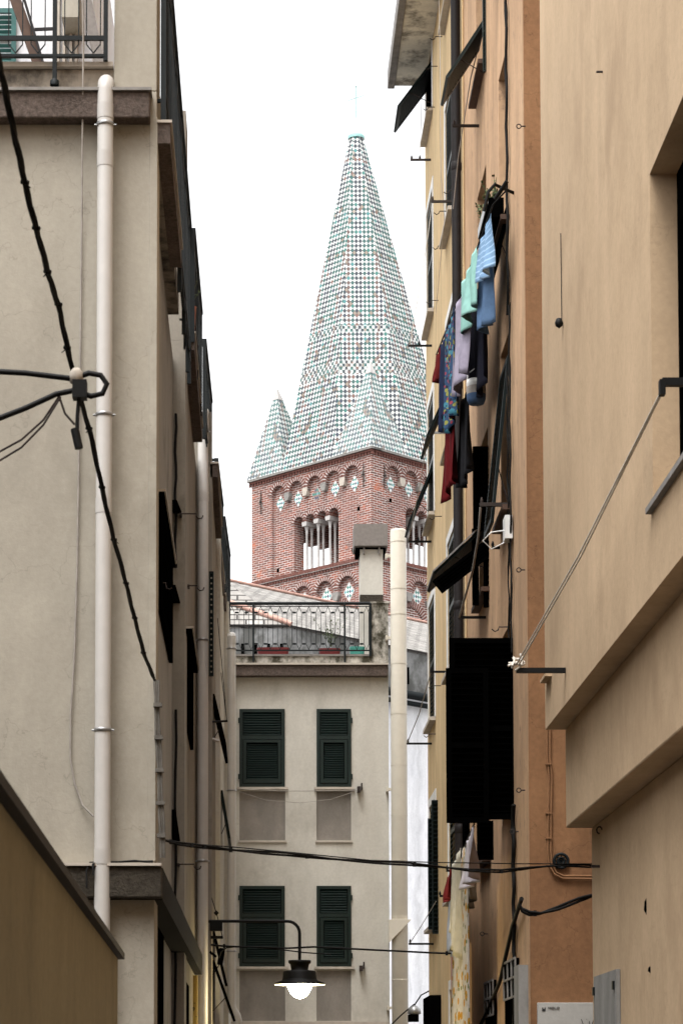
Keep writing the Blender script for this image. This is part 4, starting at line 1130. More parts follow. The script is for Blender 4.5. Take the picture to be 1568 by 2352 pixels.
for par, inf, wcol in ((apt, i1, 'brown'), (yel, i2, 'white_paint')):
    for (ya, yb, za, zb2, k) in inf:
        q = MB(); x_ = RX + .09
        q.box(x_+.03, x_+.05, ya+.002, yb-.002, za+.002, zb2-.002, 1)
        for (u0_, u1_, z0_, z1_) in ((ya, ya+.06, za, zb2), (yb-.06, yb, za, zb2), ((ya+yb)/2-.04, (ya+yb)/2+.04, za, zb2), (ya, yb, za, za+.06), (ya, yb, zb2-.06, zb2), (ya, yb, za+.85, za+.9)):
            q.box(x_, x_+.025, u0_+.003, u1_-.003, z0_+.003, z1_-.003, 0)
        w = build('window', q, [M[wcol], M['glass']], par)
        s_ = MB(); s_.box(RX-.085, RX+.08, ya-.08, yb+.08, za-.05, za-.003); build('sill', s_, M['sill' if par is yel else 'brown'], w)
        if par is yel:
            t_ = MB()
            for (u0_, u1_, z0_, z1_) in ((ya-.12, ya-.003, za-.0, zb2+.12), (yb+.003, yb+.12, za, zb2+.12), (ya-.003, yb+.003, zb2+.003, zb2+.12)):
                t_.box(RX-.012, RX-.002, u0_, u1_, z0_, z1_)
            build('surround', t_, M['white_paint'], w)
            t_ = MB(); louvre(t_, Vector((RX+.02, ya+.02, za+.02)), Y_, Z_, (yb-ya)-.04, (zb2-za)*.98, rails=(.5,), th=.03); build('shutter', t_, M['green'], w)
# eave with stained underside
q = MB(); a = PZ(897, 200, 15.72)
q.box(1.93, RX+.3, 20, 31.6, 16.02, 16.14, 0); q.box(1.87, 1.97, 20, 31.65, 16.0, 16.26, 1)
build('eave', q, [M['soffit'], M['stone']], yel, bevel=.01)
# dark downpipe between the two buildings
q = MB(); p = pr(1072, 1200); q.lathe((RX-.07, 25.9, 0), [(.056, ZG), (.056, ZTOP)], 18)
for zz in (2, 4.6, 7.2, 9.8, 12.4): q.lathe((RX-.07, 25.9, 0), [(.056, zz), (.062, zz+.01), (.062, zz+.09), (.056, zz+.1)], 18)
build('downpipe', q, M['pipe_dark'], apt)
q = MB(); q.tube([Vector((RX-.02, 25.55, ZG)), Vector((RX-.02, 25.55, ZTOP))], .012, 6); build('conduit', q, M['yellow'], apt)
# awning shutters
zy = lambda y, Y: PY(1000, y, Y).z
awning(yel, RX, 30.35, 31.2, zy(143, 30.35), .46, .62, -1, M['green_dark'], hood=True)
awning(apt, RX, 23.25, 23.95, zy(45, 23.25), .40, .62, -1, M['green'], hood=True)
awning(yel, RX, 27.05, 28.1, zy(860, 27.05), .33, .75, -1, M['green_dark'], hood=True)
awning(yel, RX, 30.3, 31.2, zy(1064, 30.3), .33, .80, -1, M['green_dark'], hood=True)
awning(apt, RX, 23.2, 24.1, zy(1200, 23.2), .56, .53, -1, M['green_dark'], hood=True)
q = MB(); O_ = PY(1015, 1363, 23.15); U_ = (PY(1140, 1266, 23.15) - O_); V_ = (PY(987, 1339, 23.15) - O_); V_ = V_ - U_.normalized()*V_.dot(U_.normalized())
louvre(q, O_, U_.normalized(), V_.normalized(), U_.length, V_.length, rails=(), fr=.03, pitch=.03); aw = build('hanging_shutter_leaf', q, M['black'], apt)
q = MB(); h0 = Vector((RX, 23.2, zy(1200, 23.2))); f0 = h0 + Vector((-.56, 0, -.53))
q.bar(h0 + Vector((-.02, -.015, .02)), f0 + Vector((-.01, -.015, .02)), .014, .014); q.bar(f0 + Vector((-.01, 0, .02)), f0 + Vector((-.01, .9, .02)), .014, .014); build('sky_glint_edge', q, M['zinc'], aw)  # pale bars imitate the sky's reflection along the shutter edge
awning(apt, RX, 21.2, 21.9, zy(815, 21.2), .17, 1.62, -1, M['green_dark'])
awning(apt, RX, 21.2, 21.9, zy(470, 21.2), .10, .55, -1, M['black'])
def swung(parent, x0, x1, y0, y1, Yp, mat, rails=(.5,), solidback=True, fr=.05, name='open_shutter'):
    a = PY(x0, y1, Yp); b = PY(x1, y0, Yp); q = MB(); louvre(q, Vector((a.x, Yp, a.z)), X_, Z_, b.x-a.x, b.z-a.z, rails=rails, fr=fr)
    if solidback: q.box(a.x+.01, b.x-.01, Yp+.02, Yp+.028, a.z+.01, b.z-.01)
    return build(name, q, mat, parent)
swung(apt, 1025, 1120, 1535, 1890, 20.98, M['black'])
swung(apt, 1033, 1185, 1466, 1882, 21.05, M['black'])
swung(apt, 1086, 1130, 1026, 1215, 23.15, M['black'], rails=(), solidback=True, fr=.03)
swung(apt, 1084, 1098, 1215, 1390, 23.3, M['black'], rails=(), fr=.02)
swung(apt, 1110, 1130, 1215, 1395, 23.18, M['black'], rails=(), fr=.02)
swung(yel, 992, 1009, 1838, 2145, 29.9, M['green_dark'], rails=(.5,), fr=.02)
swung(yel, 983, 994, 1880, 2135, 30.1, M['green_dark'], rails=(.5,), fr=.02)
swung(apt, 1108, 1114, -20, 165, 23.1, M['green'], rails=(.5,), fr=.01)
swung(apt, 1117, 1126, -20, 250, 23.15, M['green'], rails=(.5,), fr=.01)
swung(apt, 1062, 1078, 1890, 2030, 23.6, M['black'], rails=(), fr=.02)
swung(apt, 1095, 1132, 1885, 1975, 22.0, M['black'], rails=(), fr=.02)
# racks
def rack(parent, x0, x1, y, Yp=None, r=.013, pegs=1, mat='iron_black'):
    Yp = Yp or pr(x1, y).y
    a = PY(x0, y, Yp); b = PY(x1, y, Yp); q = MB(); q.bar(a, b + X_*.02, r*2, r*2)
    for i in range(pegs): c = a.lerp(b, .06 + i*.4); q.lathe(c + Z_*r, [(.012, 0), (.016, .02), (.006, .05), (0, .055)], 8)
    return build('drying_rack', q, M[mat], parent)
rack(yel, 942, 989, 367, pegs=2, mat='rust'); rack(apt, 1038, 1108, 289, 23.9, mat='rust'); rack(yel, 989, 1052, 463, mat='rust'); rack(yel, 937, 991, 794, pegs=2)
rack(apt, 1101, 1177, 1159, 21.15, mat='rust', r=.017); rack(yel, 984, 1020, 994, 28.5, mat='zinc'); rack(yel, 935, 990, 1244, pegs=2); rack(apt, 1052, 1112, 1418, 23.5)
rack(yel, 987, 1031, 1543, 28.0); rack(yel, 933, 991, 1708); rack(yel, 938, 995, 2168); rack(yel, 1024, 1060, 2000, 27); rack(apt, 1063, 1075, 2058, 26.2); rack(yel, 1009, 1025, 2058, 29); rack(apt, 1129, 1160, 1258, 22.1)
# little wall hooks
for (x, y, Yp) in ((862, 0, 0), (1003, 84, 30.5), (992, 152, 31.2), (986, 246, 31.4), (1037, 437, 27.2), (1013, 485, 28.7), (994, 690, 31), (1010, 565, 29), (1002, 1186, 30), (990, 1340, 31), (1000, 1575, 30.2), (988, 1686, 31), (1155, 1440, 22)):
    if Yp == 0: continue
    q = MB(); p = Vector((RX, pr(x+12, y).y, pr(x+12, y).z)); q.tube([p, p - X_*.09, p + Vector((-.10, 0, -.03)), p + Vector((-.13, 0, -.045)), p + Vector((-.16, 0, -.02))], .006, 6)
    build('hook', q, M['rust'], apt if x > 1072 else yel)
for (x, y) in ((1206, 290), (1206, 1309), (1206, 1815), (1120, 2145), (1190, 1910)):
    q = MB(); p = pr(x, y); q.tube([p, p - X_*.04], .006, 6)
    q.tube([p + Vector((-.04 - .02 + .02*cos(t), 0, .02*sin(t))) for t in [i*pi/5 for i in range(11)]], .005, 6)
    build('ring_bolt', q, M['rust'], apt)
# washing lines between racks on the far windows
def line(name, pts, r, mat, label, cat='clothes line', grp=None):
    q = MB(); q.tube(pts, r, 6); return build(name, q, M[mat], None, label, cat, grp)
line('clothes_line', [PY(963, 366, 30.6), PY(966, 300, 30.8), PY(968, 215, 31)], .004, 'pale_rope', 'thin cord rising from the top clothes rack beside the roof eave')
line('clothes_line', [PY(992, 463, 30.2), PY(982, 545, 30.2), PY(960, 680, 30.3), PY(940, 792, 30.4)], .005, 'pale_rope', 'cord hanging between the second and third racks over the spire edge')
line('clothes_line', [PY(1052, 360, 27), PY(1048, 480, 27.4), PY(1046, 560, 27.4), PY(1047, 700, 27.2), PY(1047, 800, 27)], .005, 'pale_rope', 'pale cord hanging straight down left of the dark downpipe')
line('clothes_line', [PY(1008, 0, 27), PY(1010, 120, 27), PY(1012, 400, 27), PY(1020, 500, 27.4), PY(1000, 720, 29)], .004, 'pale_rope', 'long pale cord down the yellow wall by the top windows')
line('clothes_line', [PY(985, 994, 29), PY(966, 1100, 29.5), PY(945, 1205, 30), PY(937, 1243, 30.2)], .005, 'rope', 'grey cord hanging in front of the tower beside the tilted shutters')
line('clothes_line', [PY(1103, 1165, 21.15), PY(1098, 1230, 21.3), PY(1085, 1310, 21.8), PY(1062, 1390, 22.6), PY(1054, 1418, 23.5)], .011, 'rope', 'thick grey cord looping from the rack above the big tilted shutter')
line('clothes_line', [PY(989, 1545, 28), PY(962, 1640, 29), PY(935, 1706, 30.6)], .006, 'rope', 'cord slanting down to the rack beside the cream duct')
line('clothes_line', [PY(1001, 2070, 29.8), PY(965, 2130, 30.1), PY(941, 2166, 30.4)], .005, 'rope', 'cord slanting down to the lowest rack beside the cream duct')
line('clothes_line', [PY(1122, 0, 23), PY(1110, 60, 23.3), PY(1080, 180, 24), PY(1052, 360, 25), PY(1040, 480, 25.2)], .006, 'rope', 'cord crossing diagonally over the upper green tilted shutter')
# cables down the near edge of the peach wall
def wob(x, ya, yb, X, n, amp, Yp=None):
    return [(PX(x + amp*sin(i*2.1 + x), ya + (yb-ya)*i/n, X)) for i in range(n+1)]
def wall_run(x, ya, yb, Yp, n, amp, xo=-.03):
    out = []
    for i in range(n+1):
        p = PY(x, ya + (yb-ya)*i/n, Yp); out.append(Vector((RX + xo, Yp + amp*sin(i*1.9+x), p.z)))
    return out
for i, (x, ya, yb, Yp, r, lab) in enumerate(((1180, -60, 720, 21.0, .014, 'black cable bundle down the peach wall above the plant box'), (1184, 700, 1500, 20.9, .010, 'thin black cable down the peach wall beside the tall dark shutter'), (1186, 1850, 2352, 20.85, .02, 'thick black cables below the big black shutter on the peach wall'), (1176, 850, 1480, 21.1, .008, 'black wire looping behind the tall dark shutter'))):
    q = MB(); q.tube(wall_run(x, ya, yb, Yp, 18, .05), r, 6); q.tube(wall_run(x+2, ya, yb, Yp+.05, 16, .07, -.02), r*.5, 5)
    build('wall_cable', q, M['cable'], None, lab, 'cable')
# plant boxes on sills
def plantbox(Y0, Y1, z, lab, n, h):
    t_ = thing('window_box', lab, 'planter', (RX-.1, (Y0+Y1)/2, z))
    q = MB(); q.box(RX-.20, RX-.05, Y0, Y1, z-.03, z+.16); q.box(RX-.21, RX-.195, Y0, Y1, z+.1, z+.2, 1); build('box', q, [M['black'], M['zinc']], t_)
    q = MB()
    for i in range(n): sprig(q, Vector((RX-.13, Y0 + (Y1-Y0)*(i+.5)/n, z+.12)), h, 16, spread=.07, size=.03)
    build('foliage', q, M['leaf'], t_)
plantbox(21.1, 22.0, EYE+8.38, 'window box of bushy green herbs beside the pale blue towel', 3, .30)
plantbox(23.25, 24.1, EYE+8.06, 'small window box of green plants behind the grey laundry', 3, .28)
# white appliance box and cable by the tall shutter
q = MB(); a = PY(1162, 1250, 21.1); q.box(RX-.08, RX-.01, 20.9, 21.1, EYE+5.2, EYE+5.42); q.tube([Vector((RX-.05, 21, EYE+5.3)), Vector((RX-.2, 21, EYE+5.28)), Vector((RX-.28, 21, EYE+5.2)), Vector((RX-.2, 21, EYE+5.12)), Vector((RX-.08, 21, EYE+5.18))], .006, 6)
build('wall_box', q, M['white_paint'], None, 'small white box with a looped white cord under the tall dark shutter', 'box')
# ------- laundry
def cloth(name, p0, p1, drop, mat, label, cat, grp=None, taper=0.0, fold=.03, freq=3.0, drop2=None, seed=0, skew=0.0, mats=None, parts=None, nx=14, nz=16, amp_end=1.0, wave=0.04):
    rnd = random.Random(seed); q = MB(); p0 = Vector(p0); p1 = Vector(p1); L = (p1-p0); n_ = Vector((L.y, -L.x, 0)).normalized()
    drop2 = drop2 if drop2 is not None else drop
    ph = [rnd.uniform(0, 6.28) for _ in range(4)]
    vs = []; uv = []
    for j in range(nz+1):
        t = j/nz
        for i in range(nx+1):
            s_ = i/nx
            dz = (drop + (drop2-drop)*s_)*(1 + wave*sin(s_*7 + ph[2])*(1 if t > .5 else 0))
            sag = .05*4*s_*(1-s_)
            xx = .5 + (s_-.5)*(1 - taper*t)
            p = p0 + L*(xx + skew*t) + n_*(fold*(0.3 + t*amp_end)*sin(s_*freq*2*pi + ph[0] + t*1.5) + fold*.5*t*sin(s_*11+ph[1]+t*3)) - Z_*(t*dz + sag*(1-t))
            vs.append(p); uv.append((s_*L.length, -t*dz))
    fs = [(j*(nx+1)+i, j*(nx+1)+i+1, (j+1)*(nx+1)+i+1, (j+1)*(nx+1)+i) for j in range(nz) for i in range(nx)]
    q.add(vs, fs, 0, True, uvs=[[uv[k] for k in f] for f in fs])
    return build(name, q, mat, None, label, cat, grp, solid=.005)
ZL = EYE + 8.17
def LP(y, dx=0.0, z=None):
    Y = PZ(1060, y, ZL).y; t = (Y-20.5)/3.9
    return Vector((2.16 + (1.99-2.16)*t + dx, Y, ZL))
q = MB(); a, b = LP(470), LP(815); q.tube([a + Vector((.1, -.2, .05)), a, a.lerp(b, .5) - Z_*.03, b], .008, 6)
q.tube([a + Vector((.12, -.1, .18)), a + Vector((.02, 0, .05))], .02, 6); q.tube([Vector((RX, 20.7, ZL+.25)), Vector((2.2, 20.5, ZL+.25)), Vector((2.14, 20.5, ZL+.18)), Vector((2.1, 20.5, ZL))], .016, 8)
build('clothes_line', q, M['cable'], None, 'dark laundry line holding the coloured washing, hung from an iron hook', 'clothes line')
Wash = 'washing on the upper line'
cloth('towel', LP(490), LP(560), .52, fabric('blue_striped_cotton', (0.20, 0.33, 0.50), c2=(0.33, 0.48, 0.66), stripe=17), 'light blue towel with white stripes, nearest on the upper line', 'towel', Wash, drop2=.40, seed=1, fold=.035, freq=2.3)
cloth('towel', LP(520, .06), LP(590, .06), .85, fabric('blue_cotton', (0.10, 0.17, 0.29)), 'darker blue cloth hanging lower behind the striped towel', 'towel', Wash, drop2=.8, seed=2, fold=.04, taper=.4)
cloth('towel', LP(566, -.02), LP(655, -.02), .55, fabric('mint_cotton', (0.25, 0.46, 0.41)), 'pale mint green towel in the middle of the upper line', 'towel', Wash, drop2=.55, seed=3, fold=.045, freq=3)
cloth('shirt', LP(630), LP(712), .98, fabric('lavender_cotton', (0.30, 0.27, 0.34)), 'lavender grey garment hanging left of the mint towel', 'garment', Wash, drop2=.92, seed=4, fold=.04, freq=2.2)
cloth('garment', LP(600, .14), LP(690, .14), 1.15, fabric('black_cotton', (0.012, 0.012, 0.02)), 'black garment hanging behind the lavender one', 'garment', Wash, seed=5, taper=.2)
cloth('dress', LP(706), LP(754), 1.15, fabric('patterned_cotton', (0.03, 0.06, 0.12), pat=[((0.22, 0.22, 0.06), .33, 13), ((0.25, 0.05, 0.07), .28, 15), ((0.05, 0.18, 0.24), .36, 12), ((0.02, 0.02, 0.03), .3, 16)]), 'long blue dress with a multicoloured pattern on the upper line', 'dress', Wash, seed=6, fold=.03)
cloth('trousers', LP(756), LP(792), 1.0, fabric('navy_cotton', (0.012, 0.018, 0.045)), 'dark navy trousers, second from the far end of the upper line', 'trousers', Wash, seed=7, fold=.03)
cloth('garment', LP(792), LP(815), .35, fabric('red_cotton', (0.10, 0.01, 0.01)), 'small red cloth at the far end of the upper line', 'garment', Wash, seed=8, fold=.04, taper=.5)
cloth('skirt', LP(735, .05) - Z_*.75, LP(792, .05) - Z_*.75, .95, fabric('dark_red_cotton', (0.10, 0.006, 0.008)), 'dark red skirt hanging low under the dark trousers', 'skirt', Wash, seed=9, fold=.03, taper=-.2)
cloth('skirt', LP(690, .12) - Z_*.85, LP(740, .12) - Z_*.85, .95, fabric('near_black_cotton', (0.01, 0.01, 0.012)), 'black cloth hanging low beside the dark red skirt', 'skirt', Wash, seed=10, fold=.03, taper=-.2)
# hanging basket
q = MB(); p = PY(1093, 918, 22.5)
q.lathe(p, [(0, -.05), (.075, -.045), (.095, .0), (.098, .05)], 20, 1); q.lathe(p, [(.098, .05), (.10, .10), (.095, .13)], 20, 0); q.lathe(p, [(.095, .13), (.10, .15), (.095, .2), (.088, .2), (.085, .1)], 20, 2)
q.tube([p + Vector((-.09, 0, .19)), p + Vector((-.08, 0, .27)), p + Vector((0, 0, .33)), p + Vector((.08, 0, .27)), p + Vector((.09, 0, .19))], .007, 6, 2)
q.tube([p + Vector((0, 0, .33)), p + Vector((0, .05, .5))], .004, 5, 2)
build('peg_basket', q, [M['rope'], paint('blue_basket', (0.05, 0.10, 0.2), 0.8), M['white_paint']], None, 'small white and blue peg basket hanging below the washing', 'basket')
# lower washing
def LQ(y, dx=0.0, dz=0):
    Y = PZ(1060, y, EYE+2.57).y; t = (Y-21.5)/4.9
    return Vector((2.06 + .2*t + dx, Y, EYE + 2.56 + dz))
q = MB(); q.tube([LQ(1890), LQ(1950) - Z_*.02, LQ(2015)], .008, 6); build('clothes_line', q, M['cable'], None, 'dark line holding the white and floral washing at the lower right', 'clothes line')
W2 = 'washing on the lower line'
flor = fabric('yellow_floral_cotton', (0.40, 0.37, 0.33), pat=[((0.33, 0.17, 0.02), .36, 7), ((0.10, 0.12, 0.04), .26, 11)])
whi = fabric('white_cotton', (0.50, 0.47, 0.52))
cloth('blouse', LQ(1893), LQ(1928), .5, whi, 'small white blouse nearest the black shutter on the lower line', 'garment', W2, seed=11, fold=.05)
cloth('cloth', LQ(1925, .05), LQ(1955, .05), .62, fabric('olive_cotton', (0.20, 0.19, 0.16)), 'greyish cloth tucked behind the white blouse on the lower line', 'cloth', W2, seed=12, fold=.04)
cloth('bed_sheet', LQ(1930), LQ(1985), 2.9, flor, 'long white bed sheet printed with yellow flowers', 'bed sheet', W2, seed=13, fold=.05, freq=2.4)
cloth('blouse', LQ(1945, -.04), LQ(1982, -.04), 1.2, fabric('cream_cotton', (0.46, 0.43, 0.35)), 'cream cloth hanging in front of the yellow floral sheet', 'cloth', W2, drop2=.7, seed=14, fold=.05, taper=.5)
cloth('curtain', LQ(1985), LQ(2010), .95, fabric('pale_blue_cotton', (0.38, 0.42, 0.50)), 'pale blue white cloth left of the floral sheet', 'cloth', W2, seed=15, fold=.04, freq=3)
cloth('bed_sheet', LQ(1992, .03), LQ(2018, .03), 2.6, fabric('pink_cotton', (0.42, 0.23, 0.22)), 'faded pink sheet hanging left of the floral sheet', 'bed sheet', W2, seed=16, fold=.04)
cloth('garment', LQ(1990, -.03), LQ(2012, -.03), .32, fabric('bright_red_cotton', (0.18, 0.02, 0.02)), 'small bright red garment at the far end of the lower line', 'garment', W2, seed=17, fold=.05, taper=.4)

# lower windows with white lattice at street level
for (x0, y0, x1) in ((1120, 2250, 1140), (1165, 2200, 1192)):
    a = pr(x1, y0); b = pr(x0, y0); q = MB(); q.box(RX-.03, RX-.003, a.y, b.y, ZG, a.z, 0)
    for i in range(4):
        y_ = a.y + (b.y-a.y)*i/3; q.box(RX-.045, RX-.032, y_-.015, y_+.015, a.z-.35, a.z, 1)
    for z in (0, -.17, -.35): q.box(RX-.046, RX-.033, a.y, b.y, a.z+z-.01, a.z+z+.01, 1)
    build('grilled_window', q, [M['black'], M['stone']], apt)
q = MB(); a = pr(1206, 2300); q.box(RX-.09, RX-.003, 20.0, 20.35, EYE+.55, EYE+1.15); q.box(RX-.09, RX-.003, 20.1, 20.3, ZG, EYE+.545, 1)
build('meter_box', q, [M['grey_metal'], M['black']], apt)
# dark awning at the foot of the yellow house
q = MB(); a = PY(985, 2285, 29.5); b = PY(1020, 2268, 29.5)
q.box(a.x, b.x+.2, 29.5, 30.6, a.z-1.2, a.z); q.box(PY(1018,0,29.5).x, b.x+.3, 29.4, 30.5, a.z+.002, b.z+.12)
build('shop_awning', q, M['black'], yel, bevel=.02)
q = MB(); p = PY(951, 2325, 33); q.lathe(p, [(0, .1), (.03, .095), (.09, .05), (.1, -.02), (.08, -.03)], 14, 0); q.box(p.x-.09, p.x+.06, 32.92, 33.08, p.z-.14, p.z-.035, 1); q.tube([p + Z_*.1, p + Vector((.1, 0, .25)), PY(1012, 2262, 31.8)], .01, 6, 1)
q.tube([p + Z_*.12, p + Vector((-.2, 0, -.05)), PY(900, 2352, 33.5)], .01, 6, 1)
build('wall_light', q, [M['zinc'], M['black']], None, 'small zinc capped lantern on a cable at the foot of the white wall', 'lantern')
# small lamp glint under the far shutter
# ---- orange front: sign, conduits, vent
fy = 19.86
sgn = thing('street_name_plaque', 'pale marble street plaque lettered MOLO on the orange front', 'sign', PY(1300, 2352, fy))
q = MB(); a = PY(1234, 2420, fy-.02); b = PY(1366, 2303, fy-.02); q.box(a.x, b.x+.3, fy-.03, fy+.009, a.z, b.z); build('slab', q, M['sign_white'], sgn, bevel=.004)
p = PY(1271, 2315.5, fy-.034); text_mesh('lettering', 'MOLO', .028, Matrix.Translation(p) @ fr_ @ Matrix.Diagonal((1.25, 1, 1, 1)), M['ink'], sgn)
q = MB(); a = PY(1244, 2322.5, fy-.03); b = PY(1252, 2314, fy-.03); w = b.x-a.x; h = b.z-a.z
q.box(a.x, b.x, fy-.034, fy-.031, a.z, a.z+h*.62); q.box(a.x, a.x+w*.3, fy-.034, fy-.031, a.z+h*.62, b.z); q.box(b.x-w*.3, b.x, fy-.034, fy-.031, a.z+h*.62, b.z); build('emblem', q, M['ink'], sgn)
q = MB()
for (x0, y0, x1, y1) in ((1334, 2341, 1340, 2358), (1352.5, 2345, 1354, 2360), (1362, 2343, 1357, 2358)): q.bar(PY(x0, y0, fy-.033), PY(x1, y1, fy-.033), .006, .003, up=Y_)
q.lathe(PY(1346, 2341, fy-.033), [(0, -.004), (.004, 0), (0, .004)], 6)
build('lettering', q, M['ink'], sgn)
q = MB()
for o in (0, 6.5):
    q.tube([PY(1300+o, 1560, fy-.015), PY(1278+o*.7, 1583, fy-.015), PY(1259+o*.9, 1600, fy-.015), PY(1256+o, 1612, fy-.015), PY(1256+o, 1640, fy-.015), PY(1255+o, 1740, fy-.015), PY(1260+o, 1780, fy-.015), PY(1258+o, 1860, fy-.015), PY(1257+o, 1950, fy-.015), PY(1259+o, 1985-o*.6, fy-.015), PY(1272+o*.6, 2008-o*.7, fy-.015), PY(1292, 2018-o, fy-.015), PY(1400, 2019-o, fy-.015)], .0085, 8)
for y in (1617, 1755, 1868, 1925): a = PY(1252, y, fy); q.box(a.x, a.x+.055, fy-.03, fy+.005, a.z-.008, a.z+.008)
build('wall_conduit', q, M['orange'], None, 'pair of orange painted conduits bending down the orange front', 'conduit')
q = MB(); p = PY(1287, 1978, fy)
q.tube([p + Vector((.062*cos(t), -.015, .062*sin(t))) for t in [i*pi/10 for i in range(21)]], .014, 8); q.tube([p + Vector((.03*cos(t), -.015, .03*sin(t))) for t in [i*pi/8 for i in range(17)]], .01, 8)
for i in range(8): t = i*pi/4; q.bar(p + Y_*-.012, p + Vector((.06*cos(t), -.012, .06*sin(t))), .01, .008)
q.lathe(p + Vector((0, 0, 0)), [(0, -.01), (.012, 0), (0, .01)], 8)
build('round_vent', q, M['iron'], None, 'round dark vent rosette on the orange front behind the cable', 'vent')

# ================================================================== NEAR RIGHT BUILDING (stepped wall)
sand = thing('near_building', 'sand coloured building at the right edge whose wall steps back in two ledges', 'building', (4, 14, ZG))
UX, MX, LX = 2.18, 2.33, 2.52; RY = 17.0
zU = EYE + 2.76; zM = EYE + 2.01
mpS = lambda X: (lambda u, z, w: Vector((X + w, u, z)))
wy0, wy1, wz0, wz1 = 10.9, 12.3, EYE+3.24, EYE+5.11
q = MB(); q.plate([(2.0, zU), (RY, zU), (RY, 19), (2.0, 19)], [[(wy0, wz0), (wy1, wz0), (wy1, wz1), (wy0, wz1)]], mpS(UX), 0, .5)
q.box(UX+.5, 7, RY-.3, RY, ZG, 19)
q.box(MX, MX+.6, 2.0, RY-.003, zM, zU-.002); q.box(LX, LX+.6, 2.0, RY-.006, ZG, zM-.002)
build('wall', q, M['sand'], sand, bevel=.012)
q = MB(); q.box(UX+.20, UX+.24, wy0, wy1, wz0, wz1, 1)
q.box(UX+.15, UX+.2, wy1-.07, wy1-.002, wz0, wz1); q.box(UX+.15, UX+.2, wy0, wy1-.07, wz1-.3, wz1-.002)
wn_ = build('window', q, [M['black'], M['dark_room']], sand)
q = MB(); q.box(UX-.035, UX+.14, wy0, wy1+.05, wz0-.035, wz0-.002); build('sill', q, M['stone'], wn_)
q = MB(); p = PX(1553, 600, UX+.1); 
for i in range(8): q.lathe(Vector((UX+.11, 11.75, EYE+4.55 - i*.055)), [(0, -.03), (.03, 0), (.02, .03), (0, .03)], 8)
build('bamboo_tie', q, M['brown'], wn_)
# bracket with rope
q = MB(); p = PX(1530, 878, UX-.02); q.box(UX-.045, UX+.12, p.y-.02, p.y+.02, p.z-.02, p.z+.02); q.box(UX-.06, UX-.03, p.y-.025, p.y+.025, p.z-.07, p.z+.01); build('rack_bracket', q, M['iron_black'], sand)
# bar
a = Vector((UX-.003, 15.85, PY(1305, 1540, 15.85).z)); b = PY(1185, 1540, 15.85); q = MB(); q.bar(Vector((b.x, 15.85, a.z)), a + X_*.0, .035, .035); build('drying_bar', q, M['iron_black'], sand)
ropeA = Vector((b.x, 15.85, a.z+.04)); ropeB = Vector((UX-.05, p.y, p.z-.05))
q = MB()
for o in (0, .018): q.tube([ropeA + X_*o, ropeA.lerp(ropeB, .5) + Vector((o, 0, -.05)), ropeB + X_*o*.4], .006, 6)
for i in range(7):
    t = i*.9; c = ropeA + Vector((random.uniform(-.03, .04), random.uniform(-.02, .02), random.uniform(-.03, .04))); d_ = Vector((random.uniform(-1, 1), random.uniform(-.5, .5), random.uniform(-1, .6))).normalized()*.045
    q.tube([c - d_, c + Vector((.01, 0, .01)), c + d_], .008, 6)
build('rope', q, M['pale_rope'], None, 'pale double rope knotted to a black bar and running up to the right window', 'rope')
# rod with ball, nails, small bits on the upper wall
q = MB(); a = PX(1286, 742, UX-.02); b = PX(1286, 538, UX-.01); q.bar(Vector((UX-.01, a.y, a.z)), Vector((UX-.01, a.y+.02, b.z)), .006, .006); q.lathe(Vector((UX-.03, a.y, a.z)), [(0, -.04), (.025, -.02), (.03, .0), (.02, .03), (.0, .04)], 12)
build('bell_pull', q, M['iron_black'], None, 'thin dark rod ending in a small black bulb on the sand wall', 'rod')
q = MB(); a = PX(1383, 165, UX); q.tube([a, a - X_*.04], .007, 6); build('nail', q, M['rust'], sand)
q = MB(); a = Vector((UX, 16.9, PY(1275, 1566, 16.9).z)); q.box(UX-.05, UX, 16.6, 16.9, a.z-.012, a.z+.012); build('ledge_stub', q, M['sand'], sand)
for (x, y, h) in ((1483, 2082, .12), (1492, 2227, .05)):
    q = MB(); a = PX(x, y, LX); q.lathe(Vector((LX+.002, a.y, a.z)), [(0, -h/2), (.018, -h/5), (.014, h/4), (0, h/2)], 8); build('plaster_hole', q, M['black'], sand)
q = MB(); a = PX(1372, 2250, LX); b = PX(1424, 2238, LX); q.box(LX-.03, LX-.003, b.y, a.y, ZG+1, a.z+.02); 
q.box(LX-.035, LX-.0305, b.y+.02, a.y-.02, ZG+1.05, a.z-.02, 1)
for yy in (b.y+.06, a.y-.06): q.box(LX-.05, LX-.032, yy-.02, yy+.02, a.z-.12, a.z-.06, 2)
build('utility_cabinet', q, [M['grey_metal'], M['grey_metal'], M['iron']], None, 'grey metal utility cabinet door set in the lower sand wall', 'cabinet')
q = MB(); a = Vector((LX, 16.6, PY(1365, 1990, 16.6).z)); q.bar(a, a - X_*.06, .02); q.tube([PX(1357, 1921, 2.5) + Vector((.0 + .02*cos(t), -.4, .025*sin(t))) for t in [i*.6 for i in range(9)]], .006, 6); build('hook', q, M['rust'], sand)

